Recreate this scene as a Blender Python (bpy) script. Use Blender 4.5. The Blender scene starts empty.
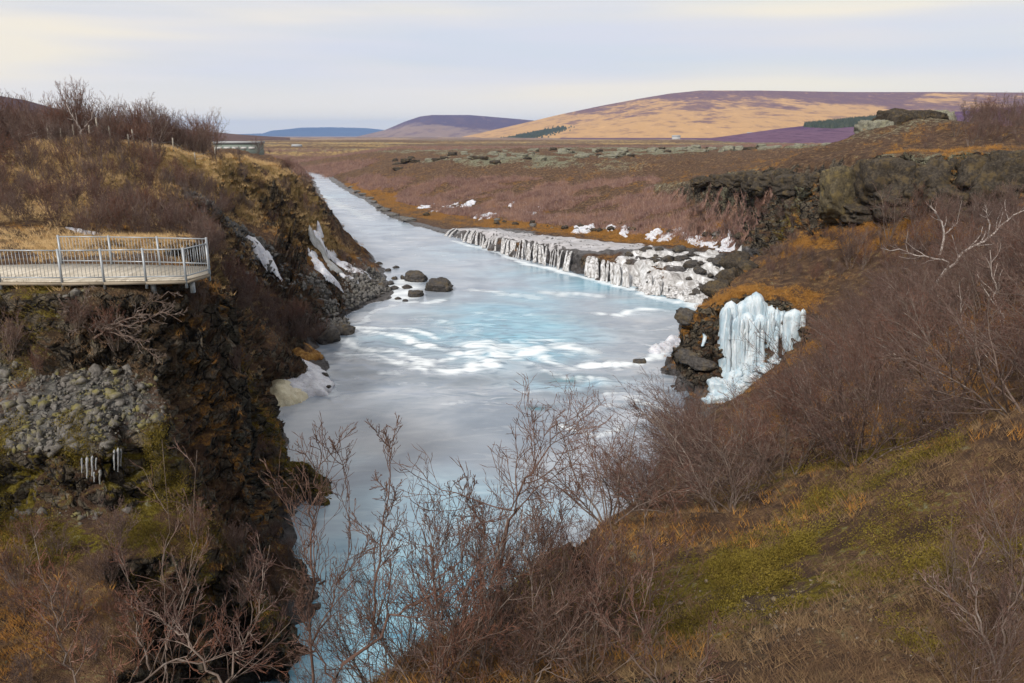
import bpy, math, random
import numpy as np
from mathutils import Vector, Matrix
from mathutils.geometry import delaunay_2d_cdt

# ------------------------------------------------------------------ camera, sky, sun, exposure
scene = bpy.context.scene
COL = scene.collection
R = math.radians
S = 1.3                      # metres per layout unit
H0 = 14.0                    # eye height above the water, layout units
PITCH = R(15.3)
F = 768.0

cam_d = bpy.data.cameras.new("camera"); cam = bpy.data.objects.new("camera", cam_d)
COL.objects.link(cam)
cam_d.sensor_width = 36.0; cam_d.lens = 27.0
cam_d.clip_start = 0.1; cam_d.clip_end = 60000
cam.location = (0, 0, H0 * S)
cam.rotation_euler = (R(90) - PITCH, 0, 0)
scene.camera = cam

HAZE = 4.4e-5
SUN_EL, SUN_AZ = R(38), R(-150)       # azimuth measured from +Y towards +X: light comes from behind the left shoulder
world = bpy.data.worlds.new("World"); scene.world = world; world.use_nodes = True
wt = world.node_tree; wt.nodes.clear()
def WN(t, **k):
    n = wt.nodes.new(t)
    for a, b in k.items(): setattr(n, a, b)
    return n
out = WN('ShaderNodeOutputWorld'); bg = WN('ShaderNodeBackground')
sky = WN('ShaderNodeTexSky', sky_type='NISHITA', sun_disc=False)
sky.sun_elevation = SUN_EL; sky.sun_rotation = SUN_AZ; sky.altitude = 100; sky.dust_density = 1.5
tc = WN('ShaderNodeTexCoord'); mp = WN('ShaderNodeMapping')
mp.inputs['Scale'].default_value = (1.3, 1.3, 15.0)
mp.inputs['Rotation'].default_value = (R(1.2), R(-1.5), 0)
wt.links.new(tc.outputs['Generated'], mp.inputs['Vector'])
def wnoise(scale, detail, rough, loc):
    m = WN('ShaderNodeVectorMath', operation='ADD'); m.inputs[1].default_value = loc
    wt.links.new(mp.outputs['Vector'], m.inputs[0])
    n = WN('ShaderNodeTexNoise'); n.inputs['Scale'].default_value = scale
    n.inputs['Detail'].default_value = detail; n.inputs['Roughness'].default_value = rough
    wt.links.new(m.outputs[0], n.inputs['Vector']); return n.outputs['Fac']
n1 = wnoise(0.9, 3, 0.45, (3.1, 0.4, 1.7)); n2 = wnoise(1.7, 5, 0.55, (7.3, 2.2, 5.1))
cr = WN('ShaderNodeValToRGB')                          # tint of the cloud sheet: lavender grey to cream
cr.color_ramp.elements[0].position = 0.40; cr.color_ramp.elements[0].color = (5.9, 6.1, 6.8, 1)
cr.color_ramp.elements[1].position = 0.58; cr.color_ramp.elements[1].color = (7.7, 7.1, 6.0, 1)
e = cr.color_ramp.elements.new(0.49); e.color = (6.5, 6.4, 6.5, 1)
wt.links.new(n1, cr.inputs['Fac'])
cov = WN('ShaderNodeMapRange'); cov.inputs[1].default_value = 0.25; cov.inputs[2].default_value = 0.55
cov.inputs[3].default_value = 0.72; cov.inputs[4].default_value = 1.0
wt.links.new(n2, cov.inputs[0])
mix = WN('ShaderNodeMix', data_type='RGBA')
wt.links.new(cov.outputs[0], mix.inputs[0]); wt.links.new(sky.outputs[0], mix.inputs[6]); wt.links.new(cr.outputs[0], mix.inputs[7])
sz = WN('ShaderNodeSeparateXYZ'); wt.links.new(tc.outputs['Generated'], sz.inputs[0])
hzr = WN('ShaderNodeMapRange', interpolation_type='SMOOTHSTEP'); hzr.inputs[1].default_value = 0.0; hzr.inputs[2].default_value = 0.085; hzr.inputs[3].default_value = 0.95; hzr.inputs[4].default_value = 0.0
wt.links.new(sz.outputs[2], hzr.inputs[0]); mix2 = WN('ShaderNodeMix', data_type='RGBA'); wt.links.new(hzr.outputs[0], mix2.inputs[0])
wt.links.new(mix.outputs[2], mix2.inputs[6]); mix2.inputs[7].default_value = (8.6, 7.8, 6.5, 1)      # bright cream band of cloud low in the sky
wt.links.new(mix2.outputs[2], bg.inputs['Color']); bg.inputs['Strength'].default_value = 0.066
wt.links.new(bg.outputs[0], out.inputs['Surface'])

sun_d = bpy.data.lights.new("sun", 'SUN'); sun = bpy.data.objects.new("sun", sun_d); COL.objects.link(sun)
sun_d.energy = 2.1; sun_d.angle = R(9); sun_d.color = (1.0, 0.94, 0.86)
sd = Vector((math.sin(SUN_AZ) * math.cos(SUN_EL), math.cos(SUN_AZ) * math.cos(SUN_EL), math.sin(SUN_EL)))
sun.rotation_euler = sd.to_track_quat('Z', 'Y').to_euler()
sun.location = (-30, -30, 60)

vs = scene.view_settings
vs.view_transform = 'Standard'; vs.look = 'None'; vs.exposure = 0.92; vs.gamma = 1.0; vs.use_curve_mapping = False
cy = scene.cycles
cy.max_bounces = 4; cy.diffuse_bounces = 2; cy.glossy_bounces = 2; cy.transmission_bounces = 3; cy.volume_bounces = 0
cy.transparent_max_bounces = 6; cy.caustics_reflective = False; cy.caustics_refractive = False

# ------------------------------------------------------------------ layout helpers: where a sight line of given bearing meets a depth or a height
CA, SA = math.cos(PITCH), math.sin(PITCH)
def ray(px, py):
    u = (px - 512) / F; v = (341.5 - py) / F
    return np.array([u, CA + v * SA, v * CA - SA])
def at_depth(px, py, Y):                 # Y in layout units -> world metres
    d = ray(px, py); return np.array([0, 0, H0 * S]) + d * (Y * S / d[1])
def at_height(px, py, z=0.0):            # z in layout units
    d = ray(px, py); return np.array([0, 0, H0 * S]) + d * ((z - H0) * S / d[2])
def W3(x, y, z): return np.array([x, y, z], float) * S

# ------------------------------------------------------------------ noise
def _hash(ix, iy, iz, seed):
    h = (ix * 374761393 + iy * 668265263 + iz * 2147483647 + seed * 1274126177) & 0xFFFFFFFF
    h = ((h ^ (h >> 13)) * 1274126177) & 0xFFFFFFFF
    return ((h ^ (h >> 16)) & 0xFFFFFF) / float(0xFFFFFF) * 2 - 1
def vnoise(x, y, z=None, seed=0):
    x = np.asarray(x, float); y = np.asarray(y, float)
    z = np.zeros_like(x) if z is None else np.asarray(z, float)
    ix = np.floor(x).astype(np.int64); iy = np.floor(y).astype(np.int64); iz = np.floor(z).astype(np.int64)
    fx, fy, fz = x - ix, y - iy, z - iz
    sm = lambda t: t * t * t * (t * (t * 6 - 15) + 10)
    ux, uy, uz = sm(fx), sm(fy), sm(fz)
    flat = not np.any(fz)
    res = 0
    for dz in ((0,) if flat else (0, 1)):
        wz = 1.0 if flat else (uz if dz else 1 - uz)
        a = _hash(ix, iy, iz + dz, seed); b = _hash(ix + 1, iy, iz + dz, seed)
        c = _hash(ix, iy + 1, iz + dz, seed); d = _hash(ix + 1, iy + 1, iz + dz, seed)
        res = res + wz * ((a * (1 - ux) + b * ux) * (1 - uy) + (c * (1 - ux) + d * ux) * uy)
    return res
def fbm(x, y, z=None, scale=1.0, octaves=4, seed=0, gain=0.5):
    a, f, r, n = 1.0, 1.0 / scale, 0, 0
    x = np.asarray(x, float); y = np.asarray(y, float)
    for o in range(octaves):
        r = r + a * vnoise(x * f + 17.3 * o, y * f - 9.1 * o, None if z is None else np.asarray(z, float) * f + 4.7 * o, seed + o)
        n += a; a *= gain; f *= 2.03
    return r / n
def smooth(a, b, x):
    t = np.clip((x - a) / (b - a), 0, 1); return t * t * (3 - 2 * t)

# ------------------------------------------------------------------ object helpers
def mesh_obj(name, V, faces, mat=None, parent=None, shade=True, attrs=None, uv=None):
    """V n x 3; faces m x 3 or m x 4 array (or list of such arrays)."""
    me = bpy.data.meshes.new(name)
    fl = faces if isinstance(faces, list) else [faces]
    fl = [np.asarray(f, np.int32) for f in fl if len(f)]
    V = np.asarray(V, np.float32)
    me.vertices.add(len(V)); me.vertices.foreach_set("co", V.ravel())
    loops = np.concatenate([f.ravel() for f in fl]); tot = np.concatenate([np.full(len(f), f.shape[1], np.int32) for f in fl])
    st = np.concatenate([[0], np.cumsum(tot)[:-1]]).astype(np.int32)
    me.loops.add(len(loops)); me.loops.foreach_set("vertex_index", loops)
    me.polygons.add(len(tot)); me.polygons.foreach_set("loop_start", st)
    me.update(calc_edges=True)
    if shade: me.polygons.foreach_set("use_smooth", np.ones(len(tot), bool))
    for k, a in (attrs or {}).items():
        at = me.attributes.new(k, 'FLOAT_COLOR', 'POINT'); at.data.foreach_set("color", np.asarray(a, np.float32).ravel())
    if mat: me.materials.append(mat)
    me.validate()
    o = bpy.data.objects.new(name, me); COL.objects.link(o)
    if parent: o.parent = parent
    return o
def grid_faces(n, m):
    i, j = np.meshgrid(np.arange(n - 1), np.arange(m - 1), indexing='ij'); a = (i * m + j).ravel()
    return np.stack([a, a + m, a + m + 1, a + 1], 1)
def tag(o, label=None, cat=None, group=None, kind=None):
    if label: o['label'] = label
    if cat: o['category'] = cat
    if group: o['group'] = group
    if kind: o['kind'] = kind
    return o
def empty(name, loc, rz=0.0):
    o = bpy.data.objects.new(name, None); COL.objects.link(o)
    o.location = tuple(loc); o.rotation_euler = (0, 0, rz); o.empty_display_size = 0.3
    return o
def copy_tree(o):
    c = o.copy(); COL.objects.link(c)
    for ch in KIDS.get(o.name, ()):
        d = ch.copy(); COL.objects.link(d); d.parent = c
    return c
KIDS = {}

# ------------------------------------------------------------------ materials
class Mat:
    def __init__(s, name):
        s.m = bpy.data.materials.new(name); s.m.use_nodes = True; s.t = s.m.node_tree
        s.b = s.t.nodes['Principled BSDF']; s.b.inputs['Roughness'].default_value = 0.9
        s.b.inputs['Specular IOR Level'].default_value = 0.15
        s.co = s.n('ShaderNodeTexCoord').outputs['Object']
        s.geo = None
    def n(s, t, **k):
        x = s.t.nodes.new(t)
        for a, b in k.items(): setattr(x, a, b)
        return x
    def link(s, a, b): s.t.links.new(a, b)
    def world(s):
        if s.geo is None: s.geo = s.n('ShaderNodeNewGeometry')
        return s.geo.outputs['Position']
    def noise(s, scale, detail=4, rough=0.55, vec=None, stretch=None, dist=0.0):
        v = vec if vec is not None else s.co
        if stretch:
            m = s.n('ShaderNodeMapping'); m.inputs['Scale'].default_value = stretch; s.link(v, m.inputs['Vector']); v = m.outputs[0]
        x = s.n('ShaderNodeTexNoise'); x.inputs['Scale'].default_value = scale; x.inputs['Detail'].default_value = detail
        x.inputs['Roughness'].default_value = rough; x.inputs['Distortion'].default_value = dist
        s.link(v, x.inputs['Vector']); return x.outputs['Fac']
    def voro(s, scale, vec=None, feature='F1', out='Distance'):
        x = s.n('ShaderNodeTexVoronoi'); x.feature = feature; x.inputs['Scale'].default_value = scale
        s.link(vec if vec is not None else s.co, x.inputs['Vector']); return x.outputs[out]
    def rng(s, v, a, b, c=0.0, d=1.0, sm=True):
        x = s.n('ShaderNodeMapRange'); 
        if sm: x.interpolation_type = 'SMOOTHSTEP'
        for i, q in enumerate((a, b, c, d)): x.inputs[i + 1].default_value = q
        s.link(v, x.inputs[0]); return x.outputs[0]
    def math(s, op, a, b=None, clamp=False):
        x = s.n('ShaderNodeMath', operation=op); x.use_clamp = clamp
        for i, q in enumerate((a, b)):
            if q is None: continue
            if isinstance(q, (int, float)): x.inputs[i].default_value = q
            else: s.link(q, x.inputs[i])
        return x.outputs[0]
    def mix(s, f, a, b, mode='MIX'):
        x = s.n('ShaderNodeMix', data_type='RGBA'); x.blend_type = mode
        for i, q in ((0, f), (6, a), (7, b)):
            if isinstance(q, (int, float)): x.inputs[i].default_value = q
            elif isinstance(q, tuple): x.inputs[i].default_value = (*q[:3], 1)
            else: s.link(q, x.inputs[i])
        return x.outputs[2]
    def ramp(s, v, *stops):
        x = s.n('ShaderNodeValToRGB'); el = x.color_ramp.elements
        while len(el) > 1: el.remove(el[-1])
        el[0].position = stops[0][0]; el[0].color = (*stops[0][1], 1)
        for p, c in stops[1:]:
            q = el.new(p); q.color = (*c, 1)
        s.link(v, x.inputs['Fac']); return x.outputs['Color']
    def attr(s, name):
        x = s.n('ShaderNodeAttribute'); x.attribute_name = name
        y = s.n('ShaderNodeSeparateColor'); s.link(x.outputs['Color'], y.inputs[0])
        return y.outputs[0], y.outputs[1], y.outputs[2], x.outputs['Alpha']
    def base(s, c):
        if isinstance(c, tuple): s.b.inputs['Base Color'].default_value = (*c[:3], 1)
        else: s.link(c, s.b.inputs['Base Color'])
    def rough(s, v):
        if isinstance(v, (int, float)): s.b.inputs['Roughness'].default_value = v
        else: s.link(v, s.b.inputs['Roughness'])
    def bump(s, h, strength=0.4, dist=0.1):
        x = s.n('ShaderNodeBump'); x.inputs['Strength'].default_value = strength; x.inputs['Distance'].default_value = dist
        s.link(h, x.inputs['Height']); s.link(x.outputs[0], s.b.inputs['Normal']); return x
# ------------------------------------------------------------------ terrain: surveyed break lines -> triangulated surface -> fine sheet
D, Z = at_depth, at_height
def densify(line, step):
    o = []
    for a, b in zip(line[:-1], line[1:]):
        n = max(1, int(np.linalg.norm((b - a)[:2]) / step))
        o += [a + (b - a) * (i / n) for i in range(n)]
    return o + [line[-1]]
WL = [W3(-4.2, 4, 0), W3(-4.6, 8, 0), Z(225, 700), Z(258, 640), Z(282, 580), Z(295, 520), Z(298, 480), Z(284, 440), Z(272, 402), Z(322, 384), Z(330, 365),
      Z(303, 347), Z(322, 336), Z(345, 318), Z(362, 306), Z(392, 298), Z(388, 283), Z(380, 270), Z(364, 254), Z(347, 238), Z(335, 220), Z(324, 200), Z(315, 183),
      W3(-78, 285, 0), W3(-125, 345, 0)]
WR = [W3(-1.5, 4, 0), W3(-2.2, 8, 0), W3(-2.0, 13, 0), W3(1.0, 20, 0), W3(5.4, 28, 0), W3(8.3, 34, 0), Z(688, 396), Z(681, 378), Z(686, 358), Z(700, 335), Z(735, 312),
      Z(742, 303), Z(700, 304), Z(668, 296), Z(640, 288), Z(612, 280), Z(588, 274), Z(560, 267), Z(525, 257), Z(492, 248), Z(464, 239), Z(440, 232),
      Z(402, 222), Z(380, 212), Z(367, 202), Z(352, 194), Z(342, 188), Z(331, 181), W3(-62, 262, 0), W3(-100, 330, 0)]
LINES = []
def L(*pts, step=1.6): LINES.append(densify(list(pts), step * S))
L(*WL); L(*WR)
# river bed
def offset(line, d, z):
    a = np.array(line)[:, :2]; t = np.gradient(a, axis=0); t /= np.linalg.norm(t, axis=1)[:, None]
    n = np.stack([-t[:, 1], t[:, 0]], 1)
    return [np.array([*(p + n_ * d), z]) for p, n_ in zip(a, n)]
# near bank under and around the viewpoint
for p in [(-14, -4, 10.5), (0, -4, 12.6), (14, -4, 13), (-14, 1, 9.8), (-6, 1, 11), (0, 0, 12.3), (4, 0, 12.4), (14, 0, 12.5), (-9, 2.5, 8.6),
          (-7, 3.6, 7.0), (-4, 3.0, 9.6), (-3.9, 4.2, 8.2), (-2.2, 4.4, 9.4), (-1.5, 5, 9.4), (0, 5, 9.85), (-2.6, 6.3, 6.5), (-1.9, 8, 4.0), (-3, 5.5, 6.5)]:
    LINES.append([W3(*p)])
L(D(330, 700, 5.0), D(420, 640, 6.2), D(500, 590, 7.6), D(560, 545, 9.6), D(610, 520, 12), step=.8)
L(D(512, 683, 5), D(560, 640, 6.6), D(600, 600, 9), step=.8)
L(D(750, 683, 4.6), D(690, 640, 6.4), D(640, 590, 9), step=.8)
L(D(1024, 683, 4.2), D(1160, 683, 4.0)); L(D(1024, 550, 6), D(1170, 550, 6))
L(D(900, 600, 5.6), D(830, 560, 7.6), D(760, 550, 9))
L(D(600, 590, 10.5), D(700, 548, 10.6), D(800, 508, 10.5), D(900, 458, 10), D(1024, 415, 9), D(1200, 400, 9), step=1)
L(D(620, 512, 17), D(690, 475, 22), D(760, 446, 25), D(830, 402, 24), D(900, 355, 22), D(1024, 275, 22), D(1250, 260, 22))
L(D(640, 505, 22), D(690, 432, 32), D(735, 402, 38), step=1)
L(D(800, 350, 38), D(850, 330, 36), D(930, 290, 34), D(1024, 245, 34), D(1250, 225, 34))
# ice-fall rock on the right bank: foot and brow
L(D(694, 394, 39.2), D(716, 402, 38.6), D(738, 398, 38.4), D(768, 372, 38.4), D(800, 350, 38.2), step=.5)
L(D(690, 322, 43.2), D(700, 312, 42.2), D(716, 300, 41), D(750, 290, 40.6), D(776, 297, 40.2), D(802, 307, 39.6), step=.5)
L(D(693, 316, 46), D(712, 297, 50), D(735, 275, 55), D(752, 262, 60))
L(D(688, 340, 44.5), D(686, 352, 45.6), step=.5)
L(D(720, 286, 46), D(790, 272, 46), D(850, 262, 44))
# right cliff foot and brow, plateau
L(D(650, 197, 122), D(690, 205, 105), D(722, 212, 91), D(770, 215, 74), D(815, 214, 59), D(850, 215, 50), D(905, 218, 45.6), D(960, 214, 43), D(1024, 214, 40), D(1200, 214, 38), step=.8)
L(D(655, 186, 128), D(705, 179, 103), D(762, 171, 78), D(812, 164, 61), D(848, 159, 51.4), D(905, 155, 46.8), D(960, 158, 44), D(1024, 155, 41), D(1200, 150, 39), step=.8)
L(D(760, 240, 66), D(800, 240, 54), D(870, 240, 45), D(960, 235, 41), D(1024, 232, 38.5))
L(D(720, 174, 116), D(800, 161, 76), D(850, 154, 66), D(905, 150, 60), D(1024, 147, 60), D(1200, 146, 60))
L(D(858, 150, 95), D(880, 128, 92), D(915, 116, 92), D(945, 119, 92), D(985, 140, 95), step=2)
L(D(700, 155, 170), D(780, 151, 155), D(860, 149, 130), D(930, 136, 128), D(1024, 125, 120), D(1200, 120, 120), step=8)
L(D(720, 168, 140), D(640, 176, 155), D(540, 176, 165), D(450, 176, 180), D(390, 178, 195), D(345, 180, 215), step=6)
L(D(700, 160, 150), D(640, 160, 175), D(540, 161, 190), D(450, 162, 200), D(395, 164, 215), D(352, 172, 235), step=6)
L(D(1200, 138, 260), D(800, 149, 280), D(600, 150, 300), D(450, 151, 310), D(380, 152, 320), step=20)
for px in range(-500, 1600, 150):
    LINES.append([D(px, 146.5, 520)]); LINES.append([D(px, 142.2, 780)]); LINES.append([D(px, 139.8, 1050)])
# heath below the plateau and the ledge with its wet terrace
L(D(395, 205, 165), D(450, 208, 145), D(540, 213, 128), D(620, 218, 112), D(700, 225, 92), D(745, 238, 77), step=4)
L(D(384, 208, 166), D(420, 219, 135), D(470, 222, 121), D(540, 229, 106), D(620, 237, 94), D(690, 244, 84), D(745, 250, 73), step=3)
L(D(448, 229, 113), D(466, 231, 105.5), D(494, 236, 97), D(527, 240, 88.6), D(560, 247, 82.6), D(590, 254, 77.4), D(612, 260, 74), step=.8)
L(D(640, 263, 72), D(668, 267, 70), D(700, 268, 69), D(738, 268, 67.5), step=1)
L(D(655, 277, 69.2), D(690, 284, 67), D(715, 287, 66.3), step=1)
# left bank: platform shelf, brow of the near cliff
L(D(-260, 300, 20), D(-120, 296, 20.4), D(0, 290, 21), D(60, 290, 20.6), D(150, 287, 21.3), D(212, 279, 23.4), D(236, 300, 25.2), step=.5)
L(D(-260, 256, 27), D(0, 262, 25), D(100, 262, 25), D(212, 262, 26.5), step=1)
L(D(0, 240, 30), D(100, 240, 30), D(205, 240, 33), step=2)
L(D(-260, 385, 19), D(0, 372, 19.8), D(60, 372, 19.8), D(150, 372, 20.6), D(215, 380, 22.4), D(246, 362, 25.8), step=.5)
L(D(258, 350, 27.4), D(266, 402, 27.9), D(300, 455, 28), step=.5)
L(D(236, 430, 24), D(260, 440, 25.4), D(284, 478, 26.4), step=.5)
L(D(-200, 420, 18.4), D(0, 410, 18.5), D(100, 410, 18.6), D(165, 415, 19.3))
L(D(-200, 455, 17), D(0, 450, 17), D(90, 455, 17.1), D(150, 440, 18.1), D(205, 470, 19.2), step=.5)
L(D(-200, 505, 16.9), D(0, 500, 16.9), D(100, 507, 17.0), D(170, 490, 18.3), D(235, 500, 20.8), D(283, 530, 21.5), step=.5)
L(D(-200, 560, 14.5), D(0, 560, 15), D(100, 560, 15), D(200, 560, 16.4), D(252, 562, 18), D(272, 580, 17.7), step=.7)
L(D(-200, 640, 12.6), D(0, 640, 12.8), D(100, 640, 13), D(200, 630, 14), D(246, 630, 14.8), step=.8)
L(D(-300, 700, 11), D(0, 700, 11.4), D(100, 700, 11.7), D(190, 700, 12.2), D(222, 690, 12.7), step=.8)
L(W3(-20, 6, 5), W3(-11, 8, 3.6), W3(-6.0, 8, 2.6), step=1)
# left hill, gully and headland
L(D(-260, 190, 42), D(0, 190, 42), D(100, 192, 42), D(200, 205, 47), step=3)
L(D(-400, 150, 52), D(0, 152, 50), D(60, 140, 48), D(105, 139, 50), D(150, 143, 54), D(180, 150, 57), D(215, 154, 61), D(258, 161, 69), D(290, 167, 75), D(306, 182, 83), step=2)
L(D(-500, 122, 80), D(0, 136, 78), D(60, 139, 80), D(150, 143, 84), D(215, 149, 88), step=4)
L(D(-600, 120, 120), D(0, 140, 120), D(150, 144, 130), D(230, 149, 140), D(275, 156, 130), step=6)
L(D(240, 152, 210), D(300, 160, 240), step=8)
L(D(296, 176, 92), D(304, 186, 104), step=4)
L(D(312, 190, 84), D(322, 215, 86), D(336, 235, 82), step=1.5)
L(D(212, 180, 58), D(255, 205, 62), D(300, 250, 66), D(330, 262, 70), step=1.5)
L(D(318, 226, 80), D(343, 255, 76), D(363, 268, 73), step=1.5)
L(D(220, 218, 50), D(255, 242, 54), D(300, 284, 54), D(340, 298, 58), D(375, 297, 62), step=1.5)
L(D(200, 236, 40), D(238, 288, 45), D(275, 325, 47.5), D(302, 335, 50), step=1.2)
L(D(345, 308, 56), D(325, 322, 53), step=1)
L(D(258, 356, 45.4), D(298, 357, 45.6), D(318, 371, 43.6), step=.7)
L(D(228, 320, 32), D(244, 380, 31), D(256, 420, 30.5), step=.7)

pts = [p for l in LINES for p in l]
mid = []
for l in (offset(WL, -2.2 * S, -1.2 * S), offset(WR, 2.2 * S, -1.2 * S)): mid += densify(l, 2.5 * S)
pts = np.array(pts)
# keep bed points only where they lie in the water
def in_poly(x, y, poly):
    c = np.zeros(np.shape(x), bool); n = len(poly)
    for i in range(n):
        x0, y0 = poly[i]; x1, y1 = poly[(i + 1) % n]
        if y0 == y1: continue
        c ^= ((y0 > y) != (y1 > y)) & (x < (x1 - x0) * (y - y0) / (y1 - y0) + x0)
    return c
RIVER = [tuple(p[:2]) for p in WL] + [tuple(p[:2]) for p in WR[::-1]]
mid = np.array(mid); edge = np.array(densify(WL, 1) + densify(WR, 1))[:, :2]
ok = in_poly(mid[:, 0], mid[:, 1], RIVER)
dm = np.array([np.min(np.hypot(*(edge - m[:2]).T)) for m in mid]); ok &= dm > 1.2 * S
pts = np.concatenate([pts, mid[ok]])
drop = in_poly(pts[:, 0], pts[:, 1], RIVER) & (pts[:, 2] > 0.3)
de = np.array([np.min(np.hypot(*(edge - m[:2]).T)) for m in pts])
pts = pts[~(drop & (de > 0.7))]
_, ui = np.unique(np.round(pts[:, :2] / 0.25), axis=0, return_index=True); pts = pts[np.sort(ui)]
res = delaunay_2d_cdt([Vector(p[:2]) for p in pts], [], [], 0, 1e-4)
tv = np.array([list(v) for v in res[0]]); tz = np.array([pts[o[0], 2] if o else 0 for o in res[3]]); tris = np.array([list(f) for f in res[2]])

AZ0, AZ1, NA = R(-60), R(60), 1200
LR0, LR1, NR = math.log(0.9 * S), math.log(1050 * S), 2600
azs = np.linspace(AZ0, AZ1, NA); lrs = np.linspace(LR0, LR1, NR)
Hg = np.full((NA, NR), np.nan, np.float32)
rad = np.exp(lrs)
for t in tris:
    A, B, C_ = tv[t]; za, zb, zc = tz[t]
    xs = np.array([A[0], B[0], C_[0]]); ys = np.array([A[1], B[1], C_[1]])
    if ys.max() < -2: continue
    aa = np.arctan2(xs, ys); rr = np.hypot(xs, ys)
    det = (B[1] - C_[1]) * (A[0] - C_[0]) + (C_[0] - B[0]) * (A[1] - C_[1])
    if abs(det) < 1e-9: continue
    # nearest distance of the triangle to the origin bounds r from below
    rmin = rr.min()
    for p, q in ((A, B), (B, C_), (C_, A)):
        d = q - p; k = np.clip(-(p @ d) / max(d @ d, 1e-12), 0, 1); rmin = min(rmin, np.hypot(*(p + d * k)))
    inside = all(((q[0] - p[0]) * (-p[1]) - (q[1] - p[1]) * (-p[0])) * det >= 0 for p, q in ((A, B), (B, C_), (C_, A)))
    if inside or aa.max() - aa.min() > 3: i0, i1, rmin = 0, NA, 0.01
    else:
        i0 = max(0, int(np.floor((aa.min() - AZ0) / (AZ1 - AZ0) * (NA - 1)))); i1 = min(NA, int(np.ceil((aa.max() - AZ0) / (AZ1 - AZ0) * (NA - 1))) + 1)
    j0 = max(0, int(np.floor((math.log(max(rmin, .01)) - LR0) / (LR1 - LR0) * (NR - 1)))); j1 = min(NR, int(np.ceil((math.log(rr.max()) - LR0) / (LR1 - LR0) * (NR - 1))) + 1)
    if i0 >= i1 or j0 >= j1: continue
    X = np.sin(azs[i0:i1])[:, None] * rad[None, j0:j1]; Y = np.cos(azs[i0:i1])[:, None] * rad[None, j0:j1]
    l1 = ((B[1] - C_[1]) * (X - C_[0]) + (C_[0] - B[0]) * (Y - C_[1])) / det
    l2 = ((C_[1] - A[1]) * (X - C_[0]) + (A[0] - C_[0]) * (Y - C_[1])) / det
    l3 = 1 - l1 - l2; m = (l1 >= -1e-6) & (l2 >= -1e-6) & (l3 >= -1e-6)
    blk = Hg[i0:i1, j0:j1]; blk[m] = (l1 * za + l2 * zb + l3 * zc)[m]
for i in range(NA):                       # margins outside the survey
    c = Hg[i]; g = np.isfinite(c)
    if g.any(): Hg[i] = np.interp(np.arange(NR), np.nonzero(g)[0], c[g])
    else: Hg[i] = Hg[i - 1]
def blur(a, n, axis):
    k = np.ones(2 * n + 1) / (2 * n + 1); p = [(0, 0), (0, 0)]; p[axis] = (n, n)
    b = np.pad(a, p, mode='edge'); c = np.cumsum(b, axis=axis, dtype=np.float64)
    z = np.zeros_like(np.take(c, [0], axis)); c = np.concatenate([z, c], axis)
    hi = np.take(c, np.arange(2 * n + 1, c.shape[axis]), axis); lo = np.take(c, np.arange(0, c.shape[axis] - 2 * n - 1), axis)
    return (hi - lo) / (2 * n + 1)
def lookup(grid, x, y):
    a = (np.arctan2(x, y) - AZ0) / (AZ1 - AZ0) * (NA - 1); r = (np.log(np.maximum(np.hypot(x, y), 0.05)) - LR0) / (LR1 - LR0) * (NR - 1)
    a = np.clip(a, 0, NA - 1.001); r = np.clip(r, 0, NR - 1.001); ia = a.astype(int); ir = r.astype(int); fa = a - ia; fr = r - ir
    return (grid[ia, ir] * (1 - fa) + grid[ia + 1, ir] * fa) * (1 - fr) + (grid[ia, ir + 1] * (1 - fa) + grid[ia + 1, ir + 1] * fa) * fr
Hb = blur(blur(Hg, 4, 1), 3, 0)
X0 = np.sin(azs)[:, None] * rad[None, :]; Y0 = np.cos(azs)[:, None] * rad[None, :]
RR = np.broadcast_to(rad[None, :], X0.shape)
amp = np.clip(RR / 40, 0.25, 2.5)
wx = X0 + amp * 0.75 * fbm(X0, Y0, scale=3.2, octaves=4, seed=11); wy = Y0 + amp * 0.75 * fbm(X0, Y0, scale=3.2, octaves=4, seed=31)
Hw = lookup(Hb, wx, wy).astype(np.float32)
# hummocks
land = smooth(0.2, 1.2, Hw)
nearr = 1 - smooth(14 * S, 24 * S, RR)
Hw = Hw + land * nearr * (.16 * np.abs(fbm(X0, Y0, scale=1.1, octaves=4, seed=15)) + .05 * fbm(X0, Y0, scale=.3, octaves=3, seed=16) - .04)
Hw = Hw + land * np.clip(RR / 60, 0.25, 1.6) * (0.42 * fbm(X0, Y0, scale=4.0, octaves=5, seed=5) + 0.10 * fbm(X0, Y0, scale=0.7, octaves=3, seed=8))
# crusted lava plateau: broken blocks
lava = smooth(150 * S, 185 * S, RR) * (1 - smooth(430 * S, 600 * S, RR)) * (azs[:, None] > R(-13)) * smooth(5.2 * S, 6.4 * S, Hw)
Hw = Hw + lava * (1.1 * np.abs(fbm(X0, Y0, scale=14, octaves=4, seed=41)) + 0.7 * fbm(X0, Y0, scale=5, octaves=3, seed=43))
outside = ~in_poly(X0 + .5 * fbm(X0, Y0, scale=2.0, octaves=3, seed=19), Y0, RIVER)
Hw = np.where(outside & (RR > 12 * S), np.maximum(Hw, .22 + .12 * fbm(X0, Y0, scale=1.2, octaves=3, seed=18)), Hw)
Hw = Hw.astype(np.float32)
def ground_z(x, y): return lookup(Hw, np.asarray(x, float), np.asarray(y, float))
def hit(px, py, r0=2.0):                   # where a sight line meets the ground
    d = ray(px, py); d = d / np.hypot(d[0], d[1])
    r = np.exp(np.linspace(math.log(r0), math.log(1000), 6000)); x = d[0] * r; y = d[1] * r; z = H0 * S + d[2] * r
    below = np.nonzero(z < ground_z(x, y))[0]
    j = below[0] if len(below) else -1
    return np.array([x[j], y[j], ground_z(x[j], y[j])])

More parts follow.
